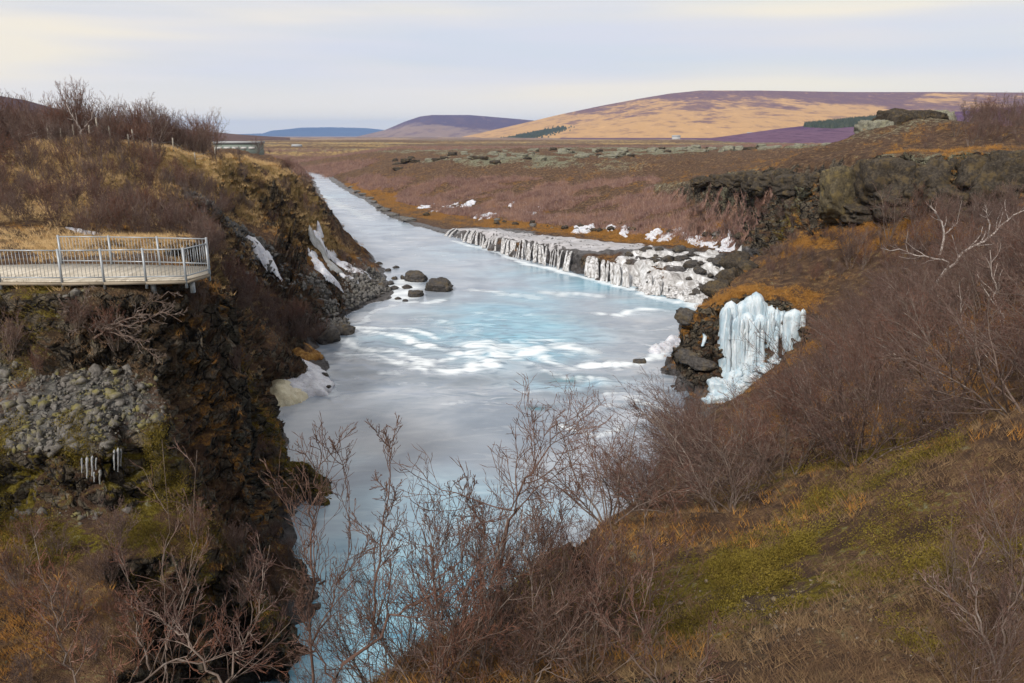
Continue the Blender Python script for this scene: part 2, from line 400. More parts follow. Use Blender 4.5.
# resample every bearing so that steep faces get their share of rings
NO = 1000
el = np.arctan2(Hw - H0 * S, RR)
met = np.abs(np.diff(el, axis=1)) + 0.010 * (lrs[1] - lrs[0]) * 4
met = blur(met, 14, 0); met = blur(met, 5, 1)
cum = np.concatenate([np.zeros((NA, 1)), np.cumsum(met, 1)], 1); cum /= cum[:, -1:]
tgt = np.linspace(0, 1, NO)
LRo = np.stack([np.interp(tgt, cum[i], lrs) for i in range(NA)])
Ro = np.exp(LRo); Xo = np.sin(azs)[:, None] * Ro; Yo = np.cos(azs)[:, None] * Ro
jr = np.clip((LRo - LR0) / (LR1 - LR0) * (NR - 1), 0, NR - 1.001); ij = jr.astype(int); fj = jr - ij; ii = np.arange(NA)[:, None]
Zo = Hw[ii, ij] * (1 - fj) + Hw[ii, ij + 1] * fj
V = np.stack([Xo, Yo, Zo], -1)
def grid_normals(V):
    a = np.gradient(V, axis=0); b = np.gradient(V, axis=1); n = np.cross(a, b)
    n /= np.maximum(np.linalg.norm(n, axis=-1, keepdims=True), 1e-12)
    n[n[..., 2] < 0] *= -1; return n
N0 = grid_normals(V)
Nb = np.stack([blur(blur(N0[..., k], 6, 1), 4, 0) for k in range(3)], -1)
slope = 1 - Nb[..., 2]
steep = smooth(0.28, 0.55, slope)
x, y, z = V[..., 0], V[..., 1], V[..., 2]
sc = np.clip(Ro / 45, 0.35, 2.2)
blk = .6 * fbm(x, y, z * 1.3, scale=1.3, octaves=5, seed=60, gain=.62) + .55 * (np.abs(fbm(x, y, z, scale=.9, octaves=4, seed=64, gain=.6)) - .2)
strat = np.abs(fbm(x * .4, y * .4, z * 2.2, scale=1.0, octaves=3, seed=70))
disp = steep * sc * (0.55 * blk - 0.35 * (0.5 - strat)) * smooth(-0.3, 0.3, z)
def cells(x, y, z, s, seed):
    x, y, z = x / s, y / s, z / s; ix, iy, iz = (np.floor(q).astype(np.int64) for q in (x, y, z)); f1 = np.full(x.shape, 9.0); f2 = np.full(x.shape, 9.0); hid = np.zeros(x.shape)
    for a in (-1, 0, 1):
        for b in (-1, 0, 1):
            for c_ in (-1, 0, 1):
                u_, v_, w_ = ix + a, iy + b, iz + c_; h = _hash(u_, v_, w_, seed)
                d = (u_ + .5 + .45 * h - x) ** 2 + (v_ + .5 + .45 * _hash(u_, v_, w_, seed + 1) - y) ** 2 + (w_ + .5 + .45 * _hash(u_, v_, w_, seed + 2) - z) ** 2
                n = d < f1; f2 = np.where(n, f1, np.minimum(f2, d)); hid = np.where(n, h, hid); f1 = np.where(n, d, f1)
    return np.sqrt(f1), np.sqrt(f2), hid
sel = (steep > .12) & (z > -.5) & (Ro < 150); xs_, ys_, zs_ = x[sel], y[sel], z[sel]; w3 = .25 * fbm(xs_, ys_, zs_, scale=.8, octaves=3, seed=81)
for s_, am in ((1.25, .62), (.45, .22)):
    f1, f2, hid = cells(xs_ + w3, ys_ + w3, zs_ * 1.35, s_, 83); disp[sel] += steep[sel] * np.clip(sc[sel], .5, 1.4) * am * (hid * .8 - .9 * smooth(.22, .0, f2 - f1))
V = V + Nb * disp[..., None]
N1 = grid_normals(V); slope1 = 1 - N1[..., 2]

# ---- ground cover masks
def blob(P, r, soft=0.6):
    d = np.hypot(x - P[0], y - P[1]) / (r * S); return 1 - smooth(1 - soft, 1 + soft, d + 0.35 * nz)
def band(line, w, up=None):
    l = densify(list(line), max(.5, w * S * .4)); q = np.array(l)[:, :2]; m = np.full(x.shape, 1e9)
    lo = q.min(0) - 3 * w * S; hi = q.max(0) + 3 * w * S
    sel = (x > lo[0]) & (x < hi[0]) & (y > lo[1]) & (y < hi[1])
    xs, ys = x[sel], y[sel]; mm = np.full(xs.shape, 1e9)
    for p in q: mm = np.minimum(mm, np.hypot(xs - p[0], ys - p[1]))
    m[sel] = mm
    return 1 - smooth(0.5, 1.4, m / (w * S) + 0.4 * nz)
nz = fbm(x, y, scale=2.5, octaves=4, seed=90); nzb = fbm(x, y, scale=14, octaves=4, seed=93)
rock = np.clip(smooth(0.30, 0.62, slope1 + 0.12 * nz), 0, 1)
ochre = 0.42 * smooth(0.0, 0.4, nz + .4 * nzb); moss = np.zeros_like(x); scree = np.zeros_like(x); pale = np.zeros_like(x); soil = np.zeros_like(x); lich = np.zeros_like(x); wet = np.zeros_like(x)
mx = lambda a, b: np.maximum(a, b)
# orange grass along the right bank
ochre = mx(ochre, 0.95 * band([D(384, 206, 166), D(420, 216, 138), D(470, 220, 122), D(540, 227, 108), D(620, 234, 96), D(700, 241, 84)], 4.5))
ochre = mx(ochre, 0.9 * band([D(345, 184, 205), D(370, 196, 180), D(395, 204, 168)], 3.5))
ochre = mx(ochre, 0.95 * band([D(693, 318, 43.6), D(716, 298, 42), D(750, 288, 41.5), D(802, 303, 40.5)], 1.3))
ochre = mx(ochre, 0.9 * band([D(800, 225, 51), D(870, 228, 46), D(960, 226, 42), D(1024, 225, 39)], 1.8))
ochre = mx(ochre, 0.7 * band([D(770, 380, 36), D(800, 362, 36.5)], 1.2))
ochre = mx(ochre, 0.8 * band([D(840, 153, 56), D(905, 150, 56), D(960, 152, 54)], 4))
# pale grass crest and ledges on the left hill
pale = mx(pale, 0.8 * band([D(20, 165, 46), D(80, 160, 46), D(140, 165, 51)], 2.5)); pale = mx(pale, 1.0 * band([D(50, 143, 47), D(105, 143, 49), D(150, 147, 53), D(180, 152, 56)], 3.2))
pale = mx(pale, 1.0 * band([D(205, 153, 61), D(258, 161, 68.5), D(285, 166, 73), D(296, 172, 76)], 4.2))
pale = mx(pale, 0.55 * blob(D(110, 170, 45), 7)) ; pale = mx(pale, 0.6 * blob(D(120, 235, 31), 5)); pale = mx(pale, 0.5 * blob(D(20, 210, 38), 5))
pale = mx(pale, 0.8 * band([D(0, 289, 21.3), D(60, 289, 21)], .8))
ochre = mx(ochre, 0.8 * band([D(280, 190, 74), D(320, 235, 79), D(345, 258, 75)], 3)); ochre = mx(ochre, .7 * blob(D(262, 190, 64), 5))
ochre = mx(ochre, 0.8 * blob(D(300, 357, 37), 1.6)); ochre = mx(ochre, .6 * blob(D(235, 300, 26.5), 2)); ochre = mx(ochre, .5 * blob(D(215, 410, 23), 2))
# moss
moss = mx(moss, 0.55 * blob(D(110, 205, 41), 2)); moss = mx(moss, 0.5 * blob(D(160, 215, 42), 2))
moss = mx(moss, 1.0 * band([D(0, 455, 17.2), D(90, 450, 17.3), D(150, 435, 18.3)], .8)); moss = mx(moss, .9 * blob(D(60, 525, 16), 1.2)); moss = mx(moss, .9 * blob(D(160, 545, 16.4), 1.5))
moss = mx(moss, 1.0 * blob(D(305, 458, 27.6), 1.4)); moss = mx(moss, .8 * blob(D(20, 330, 20.4), 1.0)); moss = mx(moss, .5 * blob(D(0, 300, 21), 1.2))
moss = mx(moss, 0.95 * band([D(575, 600, 8.8), D(650, 578, 8.6), D(720, 556, 8.5), D(800, 543, 8.2), D(880, 522, 7.8), D(950, 500, 7.2)], .85))
moss = mx(moss, 0.8 * blob(D(760, 560, 8.5), 1.2)); moss = mx(moss, 0.7 * blob(D(980, 560, 6), .9)); moss = mx(moss, .55 * blob(D(560, 600, 9), 1.4)); moss = mx(moss, .7 * blob(D(850, 440, 13), 2))
moss = mx(moss, 0.45 * blob(D(770, 225, 62), 5)); moss = mx(moss, .8 * band([D(0, 530, 16), D(100, 535, 16), D(190, 545, 17), D(245, 560, 18)], 1.0)); moss = mx(moss, .7 * blob(D(20, 490, 17), 1.3))
moss = mx(moss, .6 * blob(D(290, 440, 26.5), 1.5)); ochre = mx(ochre, .7 * blob(D(240, 420, 24.5), 2.0)); ochre = mx(ochre, .6 * blob(D(280, 510, 23), 1.6)); ochre = mx(ochre, .5 * blob(D(225, 330, 24.5), 1.5)); moss = mx(moss, .7 * blob(D(700, 615, 6.6), .7))
for px, py, Y_, r_ in [(640, 592, 8.4, .8), (610, 575, 9.6, .8), (665, 560, 9.4, .7), (655, 645, 6.4, .5), (780, 590, 7.0, .6), (735, 570, 7.8, .8), (560, 615, 8.2, .7), (850, 560, 7.0, .6), (930, 640, 5.0, .35), (900, 470, 9.5, .6), (830, 490, 10, .6)]: moss = mx(moss, .95 * blob(D(px, py, Y_), r_))
# scree, gravel, bare earth
scree = mx(scree, .8 * blob(D(70, 405, 18.7), 1.9)); scree = mx(scree, .75 * blob(D(-60, 410, 18.6), 2.0))
scree = mx(scree, 1.0 * band([D(225, 225, 49), D(262, 256, 52), D(300, 288, 53), D(335, 300, 57)], 2.4)); scree = mx(scree, .9 * band([D(330, 308, 54), D(370, 300, 61), D(385, 270, 74)], 2.5))
soil = mx(soil, .9 * blob(D(740, 620, 6.2), 1.2)); soil = mx(soil, .7 * blob(D(900, 600, 5.6), 1.0)); soil = mx(soil, .8 * blob(D(690, 600, 7.6), .8))
soil = mx(soil, .8 * band([D(150, 330, 21.2), D(220, 340, 23), D(255, 400, 25)], 1.2)); 
# lichen-grey lava
lich = np.clip(lookup(lava.astype(np.float32), x, y) * smooth(-0.25, 0.35, nzb + .5 * nz), 0, 1)
lich = mx(lich, 0.45 * band([D(655, 185, 128), D(710, 178, 104), D(762, 170, 79)], 1.5)); lich = mx(lich, 0.5 * band([D(790, 166, 68), D(812, 163, 62), D(850, 157, 52.5), D(905, 153.5, 48), D(960, 156, 45), D(1024, 153, 42)], 1.5))
lich = mx(lich, .5 * blob(D(900, 122, 92), 9))
far = smooth(330 * S, 480 * S, Ro); fz = fbm(x * .35, y, scale=55, octaves=4, seed=141)
pale = mx(pale, .75 * far * smooth(.02, .3, fz)); ochre *= 1 - .8 * far; lich = mx(lich, .6 * far * smooth(.12, .35, fbm(x * .4, y, scale=40, octaves=4, seed=143)))
# wet rock near the water
inner = band(WR, 1.6) * smooth(-.5, .2, z); gate = smooth(-.14, .12, fbm(x, y, scale=.9, octaves=4, seed=151) + .25 * nz); moss = np.where(Ro < 24 * S, moss * (.25 + .75 * gate), moss); soil = mx(soil, .5 * (1 - gate) * smooth(.3, .7, moss))
wet = mx(wet, inner * (1 - smooth(.6, 1.4, z))); wet = mx(wet, band(WL, 1.2) * (1 - smooth(.3, .9, z)))
ter = [D(470, 228, 110), D(530, 236, 95), D(590, 246, 82), D(640, 250, 80), D(690, 262, 71), D(730, 268, 68)]
wet = mx(wet, band(ter, 3.4) * (1 - smooth(3.8 * S, 4.6 * S, z))); ochre *= 1 - .8 * band(ter, 3.4)
for a_ in (ochre, moss, pale, soil, lich): a_ *= np.clip(.86 + 1.0 * fbm(x, y, scale=2.2, octaves=4, seed=97) + .5 * nzb, 0, 1)
face = band([D(-60, 312, 20.6), D(0, 312, 20.5), D(80, 312, 20.5), D(150, 315, 21.0)], 1.0) * smooth(0, .3, slope1 + .2)
soil = mx(soil, .8 * face); ochre *= 1 - .8 * face; pale *= 1 - .9 * face; scree *= 1 - .85 * smooth(.25, .5, slope)
rock *= 1 - .75 * np.clip(pale, 0, 1); ochre *= .45 + .55 * smooth(12 * S, 20 * S, Ro)
m1 = np.stack([rock, ochre, moss, scree], -1); m2 = np.stack([pale, soil, lich, wet], -1)

M = Mat('heath_ground'); P = M.world()
rk, oc, ms, scr = M.attr('cover_a'); pa, so, li, we = M.attr('cover_b')
na = M.noise(0.35, 6, .6, P); nb = M.noise(1.6, 6, .65, P); nc = M.noise(7, 5, .65, P); nd = M.noise(28, 3, .6, P)
c = M.ramp(nb, (.25, (.035, .022, .017)), (.45, (.10, .06, .04)), (.6, (.18, .105, .06)), (.78, (.30, .19, .09)))
c = M.mix(M.rng(na, .45, .7, 0, .6), c, M.ramp(nc, (.3, (.03, .02, .016)), (.7, (.15, .085, .045))))
def lay(c, mask, amt, col):
    amt *= 1.7; f = M.math('ADD', mask, M.math('MULTIPLY', M.math('SUBTRACT', nc, .5), amt)); f = M.math('ADD', f, M.math('MULTIPLY', M.math('SUBTRACT', nb, .5), amt))
    return M.mix(M.rng(f, .2, .8), c, col)
c = lay(c, so, .8, M.ramp(nc, (.3, (.045, .03, .02)), (.7, (.16, .11, .065))))
c = lay(c, oc, 1.2, M.ramp(nc, (.28, (.08, .035, .010)), (.5, (.27, .12, .022)), (.75, (.46, .25, .06))))
c = lay(c, pa, 1.0, M.ramp(nc, (.28, (.16, .09, .03)), (.5, (.40, .27, .10)), (.75, (.56, .42, .20))))
c = lay(c, ms, 1.3, M.ramp(nc, (.28, (.035, .026, .007)), (.5, (.14, .105, .014)), (.78, (.33, .27, .04))))
stone = M.ramp(M.voro(5, P, out='Color'), (.2, (.03, .03, .03)), (.6, (.13, .125, .115)), (.95, (.27, .26, .24)))
c = lay(c, scr, .9, stone)
rockc = M.ramp(nb, (.3, (.028, .024, .021)), (.48, (.095, .08, .064)), (.68, (.23, .195, .15)))
rockc = M.mix(M.rng(nc, .56, .72, 0, .7), rockc, M.ramp(na, (.4, (.22, .13, .045)), (.62, (.19, .185, .11))))
mpv = M.n('ShaderNodeMapping'); mpv.inputs['Scale'].default_value = (1, 1, 1.4); M.link(P, mpv.inputs['Vector']); wv_ = M.n('ShaderNodeVectorMath', operation='ADD'); M.link(mpv.outputs[0], wv_.inputs[0]); nn_ = M.n('ShaderNodeTexNoise'); nn_.inputs['Scale'].default_value = 1.1; M.link(P, nn_.inputs['Vector']); M.link(nn_.outputs['Color'], wv_.inputs[1])
ed1 = M.voro(1.1, wv_.outputs[0], 'DISTANCE_TO_EDGE'); ed2 = M.voro(3.4, wv_.outputs[0], 'DISTANCE_TO_EDGE'); crack = M.math('MULTIPLY', M.rng(ed1, 0, .10), M.rng(ed2, 0, .09, .45, 1))
tone = M.n('ShaderNodeSeparateColor'); M.link(M.voro(1.1, wv_.outputs[0], out='Color'), tone.inputs[0])
rockc = M.mix(M.math('MULTIPLY', tone.outputs[0], .5), rockc, (.25, .20, .14)); rockc = M.mix(M.math('SUBTRACT', 1.0, crack), rockc, (.012, .010, .009))
c = lay(c, rk, .7, rockc)
c = lay(c, li, 1.2, M.ramp(nb, (.3, (.05, .05, .04)), (.5, (.19, .185, .12)), (.72, (.36, .35, .25))))
c = lay(c, we, .5, M.ramp(nb, (.3, (.05, .047, .045)), (.6, (.16, .15, .15)), (.8, (.36, .35, .36))))
M.base(c)
wr = M.rng(we, .3, .8, .95, .35); M.rough(wr)
hgt = M.math('ADD', M.math('MULTIPLY', nc, 1.0), M.math('MULTIPLY', nd, .5)); hgt = M.math('ADD', hgt, M.math('MULTIPLY', nb, 1.2)); hgt = M.math('ADD', hgt, M.math('MULTIPLY', M.math('MULTIPLY', crack, rk), 1.3)); M.bump(hgt, .9, .3)
ground = mesh_obj('ground', V.reshape(-1, 3), grid_faces(NA, NO)[:, ::-1], M.m, attrs={'cover_a': m1.reshape(-1, 4), 'cover_b': m2.reshape(-1, 4)})
tag(ground, 'brown heath and lava banks sloping down to the turquoise river', 'ground', kind='structure')

# ------------------------------------------------------------------ far plain and hills
def far_sheet(name, az, rr, zf, mat, label):
    A, RD = np.meshgrid(np.radians(az), rr, indexing='ij'); X = np.sin(A) * RD; Y = np.cos(A) * RD
    o = mesh_obj(name, np.stack([X, Y, zf(A, RD, X, Y)], -1).reshape(-1, 3), grid_faces(len(az), len(rr))[:, ::-1], mat)
    return tag(o, label, 'hill' if 'plain' not in name else 'plain', kind='structure')
def hill_mat(name, low, high, dark, zs, scale, top, extra=None):
    m = Mat(name); P = m.world(); a = m.noise(scale, 6, .66, P, stretch=(1, .6, 2)); b = m.noise(scale * 6, 6, .7, P, stretch=(1, .4, 1))
    sep = m.n('ShaderNodeSeparateXYZ'); m.link(P, sep.inputs[0])
    h = m.math('ADD', m.math('DIVIDE', sep.outputs[2], zs), m.math('MULTIPLY', m.math('SUBTRACT', a, .5), 2.5))
    h = m.math('ADD', h, m.math('MULTIPLY', m.math('SUBTRACT', b, .5), 1.2))
    f = m.rng(h, top - .2, top + .2)
    c = m.mix(f, low, high); c = m.mix(m.rng(b, .48, .66, 0, .75), c, dark)
    c = m.mix(m.rng(b, .28, .42, .5, 0), c, tuple(min(1, q * 1.45) for q in low)); m.base(c); m.rough(1.0); m.b.inputs['Specular IOR Level'].default_value = 0
    return m.m
def elev(px, py): d = ray(px, py); return math.degrees(math.atan2(d[0], d[1])), d[2] / math.hypot(d[0], d[1])
def ridge(samples):
    q = [elev(*s) for s in samples]; a = np.radians([t[0] for t in q]); e_ = np.array([t[1] for t in q])
    return lambda A: np.interp(A, a, e_)
zcam = H0 * S
mp_ = Mat('plain_heath'); P = mp_.world(); a = mp_.noise(.006, 6, .65, P, stretch=(.5, 1, 1)); b = mp_.noise(.03, 5, .65, P, stretch=(.35, 1, 1))
cc = mp_.ramp(a, (.3, (.09, .055, .06)), (.45, (.14, .09, .085)), (.53, (.36, .26, .16)), (.6, (.16, .10, .09)), (.7, (.44, .33, .21)))
cc = mp_.mix(mp_.rng(b, .5, .68, 0, .75), cc, (.045, .03, .036)); mp_.base(cc); mp_.rough(1.0)
rr = np.exp(np.linspace(math.log(880 * S), math.log(20300), 150))
far_sheet('plain', np.linspace(-50, 50, 220), rr, lambda A, RD, X, Y: 3.0 + np.minimum(RD / 1000, 6) * 1.2 * fbm(X, Y, scale=260, octaves=4, seed=3) - 4 * smooth(1500, 900 * S, RD) - 78 * np.clip((RD - 1600) / 12500, 0, 1) , mp_.m, 'flat heath plain reaching away to the hills')
def hill(name, pix, r_foot, r_top, r_back, mat, label, rough=.10, seed=1, n=220, foot=-8, curve=1.0):
    rg = ridge(pix); a0, a1 = elev(*pix[0])[0], elev(*pix[-1])[0]
    def zf(A, RD, X, Y):
        top = zcam + rg(A) * r_top; t = np.clip((RD - r_foot) / (r_top - r_foot), 0, 1)
        up = foot + (top - foot) * (t ** curve * (1 - .25 * np.sin(t * math.pi) * .6))
        dn = top - (top - foot) * smooth(r_top, r_back, RD)
        zz = np.where(RD < r_top, up, dn)
        nn = fbm(X, Y, scale=(r_top - r_foot) * .35, octaves=6, seed=seed)
        return zz + (top - foot) * rough * nn * np.sin(np.clip(t, 0, 1) * math.pi) 
    rr = np.concatenate([np.linspace(r_foot, r_top, 120), np.linspace(r_top, r_back, 14)[1:]])
    return far_sheet(name, np.linspace(a0, a1, n), rr, zf, mat, label)
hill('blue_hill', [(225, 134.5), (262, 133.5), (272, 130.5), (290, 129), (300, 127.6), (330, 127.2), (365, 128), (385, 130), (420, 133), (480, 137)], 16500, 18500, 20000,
     hill_mat('blue_hill_hazed_heath', (.08, .09, .13), (.07, .08, .12), (.06, .07, .10), 80, .0006, .3), 'long flat blue hill lowest and farthest on the horizon', seed=4, foot=-95)  # heath colours tinted blue, distant haze painted in on top of the air volume
hill('purple_hill', [(320, 140), (355, 137), (385, 130), (405, 121.5), (420, 116.5), (432, 115), (470, 115), (500, 117.5), (540, 121), (600, 126), (680, 136)], 5200, 7200, 9000,
     hill_mat('purple_hill_heath', (.24, .17, .14), (.095, .065, .10), (.13, .085, .10), 150, .0012, .28), 'rounded purple hill between the blue hill and the broad golden one', seed=7, foot=-65)
hill('golden_hill', [(395, 144.5), (420, 143), (450, 139.5), (480, 133), (520, 124), (560, 114.5), (600, 106), (640, 98.5), (670, 93.5), (700, 90.5), (760, 90.5), (850, 92), (940, 92), (1024, 92.5), (1150, 94), (1400, 99), (1700, 110)],
     1900, 4200, 6200, hill_mat('golden_hill_grass', (.44, .275, .135), (.145, .09, .105), (.22, .14, .105), 222, .0035, .56), 'broad hill with golden grass below and purple heath on its long crest', seed=12, foot=-28, n=420)
hill('heath_rise', [(560, 147), (600, 146.5), (660, 144.5), (720, 137), (780, 128.5), (850, 121), (920, 115), (1024, 106), (1150, 100), (1400, 96), (1700, 95)],
     700 * S, 1500, 2100, hill_mat('heath_rise_heath', (.14, .085, .125), (.10, .06, .115), (.07, .042, .07), 60, .012, .5), 'low purple heath rise in front of the golden hill', seed=21, foot=2, n=320, rough=.05)
hill('dark_hill', [(-700, 70), (-300, 82), (-60, 92), (0, 96), (25, 100), (50, 107), (90, 117), (130, 124), (180, 129), (240, 134.5), (290, 138)], 900, 1700, 2600,
     hill_mat('dark_hill_heath', (.12, .08, .07), (.085, .058, .06), (.07, .048, .05), 90, .005, .5), 'dark heath hill rising behind the bare birches', seed=31, foot=0)
# ------------------------------------------------------------------ river
def resample(line, n):
    a = np.array(line); d = np.concatenate([[0], np.cumsum(np.linalg.norm(np.diff(a[:, :2], axis=0), axis=1))]); t = np.linspace(0, d[-1], n)
    return np.stack([np.interp(t, d, a[:, k]) for k in range(3)], 1)
# a regular sheet in bearing and log distance over the channel
ra = np.radians(np.linspace(-42, 34, 620)); rr = np.exp(np.linspace(math.log(5 * S), math.log(330 * S), 820))
A, RD = np.meshgrid(ra, rr, indexing='ij'); X = np.sin(A) * RD; Y = np.cos(A) * RD
near = in_poly(X, Y, RIVER)
def dist_line(X, Y, line, w):
    q = np.array(densify(list(line), max(.6, w * .5)))[:, :2]; m = np.full(X.shape, 1e9)
    lo = q.min(0) - 3.5 * w; hi = q.max(0) + 3.5 * w; s = (X > lo[0]) & (X < hi[0]) & (Y > lo[1]) & (Y < hi[1])
    mm = np.full(s.sum(), 1e9); xs, ys = X[s], Y[s]
    for p in q: mm = np.minimum(mm, (xs - p[0]) ** 2 + (ys - p[1]) ** 2)
    m[s] = np.sqrt(mm); return m
# flow direction field: follow the centre line
ctr = (resample(WL, 60) + resample(WR, 60)) / 2; tg = np.gradient(ctr[:, :2], axis=0); tg /= np.linalg.norm(tg, axis=1)[:, None]
ok = np.zeros(X.shape, bool); 
ok |= near
dl = dist_line(X, Y, WL, 4.0); dr = dist_line(X, Y, WR, 4.0); ok |= (dl < 3.5) | (dr < 3.5)
# flow coordinates
bx = np.full(X.shape, 1e18); fs = np.zeros(X.shape); fn = np.zeros(X.shape); acc = np.concatenate([[0], np.cumsum(np.linalg.norm(np.diff(ctr[:, :2], axis=0), axis=1))])
wsum = np.zeros(X.shape); fs = np.zeros(X.shape); tx = np.zeros(X.shape); ty = np.zeros(X.shape)
for i in range(60):
    d2 = (X - ctr[i, 0]) ** 2 + (Y - ctr[i, 1]) ** 2; w = 1 / (d2 + 9) ** 2
    wsum += w; fs += w * acc[i]; tx += w * tg[i, 0]; ty += w * tg[i, 1]
fs /= wsum; l = np.hypot(tx, ty); tx /= l; ty /= l
# foam lines (rapids), in plan
FOAM = [([Z(330, 338), Z(352, 342), Z(372, 350), Z(400, 355)], .55, .8), ([Z(365, 334), Z(400, 340), Z(420, 348)], .6, .9), ([Z(335, 350), Z(365, 355), Z(395, 366), Z(425, 372)], .5, .8), ([Z(350, 330), Z(390, 330), Z(430, 338)], .5, .7), ([Z(420, 345), Z(450, 352), Z(480, 360)], .7, .8), ([Z(425, 365), Z(450, 368), Z(490, 364), Z(525, 354)], 1.0, 1.0), ([Z(470, 345), Z(500, 350)], 2.2, .75), ([Z(395, 357), Z(420, 362), Z(445, 358)], .5, .7), ([Z(540, 358), Z(575, 366), Z(600, 362)], .6, .8), ([Z(610, 395), Z(650, 392)], .35, .5), ([Z(450, 405), Z(500, 398)], .35, .35), ([Z(410, 322), Z(440, 330)], .8, .4), ([Z(640, 330), Z(670, 326)], .7, .4), ([Z(480, 312), Z(520, 315)], .9, .4),
        ([Z(470, 352), Z(500, 356), Z(530, 350), Z(560, 350)], 1.2, .9), ([Z(500, 345), Z(540, 338), Z(580, 352)], 1.0, .6), ([Z(588, 362), Z(615, 364), Z(640, 362), Z(655, 352)], .7, 1.0), ([Z(530, 366), Z(560, 374), Z(600, 380)], .6, .6),
        ([Z(560, 400), Z(600, 405), Z(640, 398)], .5, .45), ([Z(570, 424), Z(596, 430), Z(620, 424)], .4, .7), ([Z(640, 404), Z(665, 409), Z(690, 409)], .4, .8), ([Z(380, 375), Z(420, 372)], .4, .5),
        ([Z(600, 312), Z(625, 314), Z(650, 309)], 1.0, .9), ([Z(545, 292), Z(575, 295), Z(600, 298)], 1.1, .7), ([Z(470, 290), Z(500, 296), Z(530, 297)], 1.0, .6), ([Z(520, 262), Z(570, 273), Z(620, 286), Z(650, 294), Z(700, 306)], .8, .9),
        ([Z(455, 242), Z(500, 253), Z(525, 261)], .8, .7), ([Z(395, 300), Z(420, 303), Z(440, 300)], .8, .7), ([Z(385, 288), Z(400, 296), Z(405, 282)], 1.6, .8), ([Z(330, 330), Z(355, 322), Z(390, 306)], .5, .6),
        ([Z(322, 384), Z(332, 392), Z(345, 396)], .5, .6), ([Z(345, 222), Z(380, 240), Z(430, 262)], 1.4, .3), ([Z(688, 350), Z(692, 376)], .5, .8), ([Z(322, 195), Z(345, 207), Z(372, 220)], 2.0, .5), ([Z(430, 320), Z(470, 330), Z(500, 318)], 1.0, .4),
        ([Z(395, 232), Z(430, 250), Z(480, 268)], 1.5, .3), ([Z(650, 345), Z(672, 340)], .6, .7), ([Z(440, 385), Z(480, 392), Z(530, 388)], .4, .35), ([Z(340, 355), Z(365, 362), Z(405, 364)], .45, .6), ([Z(345, 375), Z(380, 385), Z(425, 382)], .35, .4)]
nA = fbm(X, Y, scale=3.0 * S, octaves=4, seed=201); nB = fbm(X, Y, scale=9 * S, octaves=3, seed=203)
wobx = X + 1.0 * nA * np.clip(RD / 50, .4, 1.5) + .6 * nB; woby = Y + 1.6 * fbm(X, Y, scale=3.5 * S, octaves=3, seed=207) * np.clip(RD / 50, .4, 1.5)
foam = np.zeros(X.shape)
for ln, w, a in FOAM:
    d = dist_line(wobx, woby, ln, w * 2.2 * S); foam = np.maximum(foam, a * np.exp(-(d / (w * S)) ** 2))
rapid = np.exp(-(((X - Z(470, 345)[0]) / (17 * S)) ** 2 + ((Y - Z(470, 345)[1]) / (9 * S)) ** 2)) + .7 * np.exp(-(((X - Z(560, 390)[0]) / (10 * S)) ** 2 + ((Y - Z(560, 390)[1]) / (4.5 * S)) ** 2))
turq = np.zeros(X.shape)
for px, py, w, h, a in [(505, 325, 7, 10, 1.0), (450, 340, 8, 4.5, .7), (530, 300, 7, 8, .6), (600, 285, 9, 6, .75), (540, 272, 8, 8, .55), (470, 250, 8, 10, .4), (660, 303, 6, 4, .65), (300, 610, 4, 5, 1.0), (400, 610, 6, 6, 1.0), (440, 510, 7, 5, .55), (330, 640, 4, 4, 1.0), (560, 380, 4, 2.2, .6), (400, 225, 10, 20, .25), (340, 195, 12, 30, .35), (640, 292, 9, 3, .6), (360, 470, 8, 4, .22), (510, 355, 6, 2.5, .8)]:
    c_ = Z(px, py); turq = np.maximum(turq, a * np.exp(-(((wobx - c_[0]) / (w * S)) ** 2 + ((woby - c_[1]) / (h * S)) ** 2)))
deep = np.zeros(X.shape)
for px, py, w, h, a in [(560, 376, 2.2, .8, 1), (535, 404, 1.6, .6, .9), (500, 374, 1.6, .5, .5), (420, 345, 5, 1.2, .4), (460, 378, 4, .9, .55), (400, 368, 3, .7, .5), (575, 392, 4, .8, .6), (640, 375, 3, .7, .5), (480, 280, 5, 2, .35), (400, 318, 4, 1.5, .4), (620, 335, 4, 1.3, .4), (430, 262, 5, 4, .3), (650, 425, 3, .5, .5), (600, 378, 2, .5, .5), (370, 350, 3, 1, .4), (360, 372, 3, .8, .5), (650, 408, 2, .5, .6)]:
    c_ = Z(px, py); deep = np.maximum(deep, a * np.exp(-(((wobx - c_[0]) / (w * S)) ** 2 + ((woby - c_[1]) / (h * S)) ** 2)))
edge_d = np.where(near, np.minimum(dl, dr), 0)
foam = np.maximum(foam, .45 * np.exp(-(edge_d / .5) ** 2) * smooth(40 * S, 60 * S, RD))
across = -X * ty + Y * tx
wave = .30 * rapid * fbm(X, Y, scale=3.0, octaves=3, seed=220) + .05 * fbm(X, Y, scale=5.0, octaves=3, seed=222) + .12 * foam * rapid
Zw = wave - .02
idx = -np.ones(X.shape, int); q = ok[:-1, :-1] & ok[1:, :-1] & ok[1:, 1:] & ok[:-1, 1:]
fc = grid_faces(*X.shape)[q.ravel()][:, ::-1]
Vw = np.stack([X, Y, Zw], -1).reshape(-1, 3); used, inv = np.unique(fc, return_inverse=True); fc = inv.reshape(fc.shape)
wa = np.stack([foam, turq, deep, np.clip(rapid, 0, 1)], -1).reshape(-1, 4)[used]; wb = np.stack([fs / 100, across / 100, 0 * X, 0 * X + 1], -1).reshape(-1, 4)[used]
M = Mat('silky_water'); fo, tq, dp, rp = M.attr('water_a'); P = M.world()
u, v, _, _ = M.attr('water_b'); cb = M.n('ShaderNodeCombineXYZ'); M.link(u, cb.inputs[0]); M.link(v, cb.inputs[1])
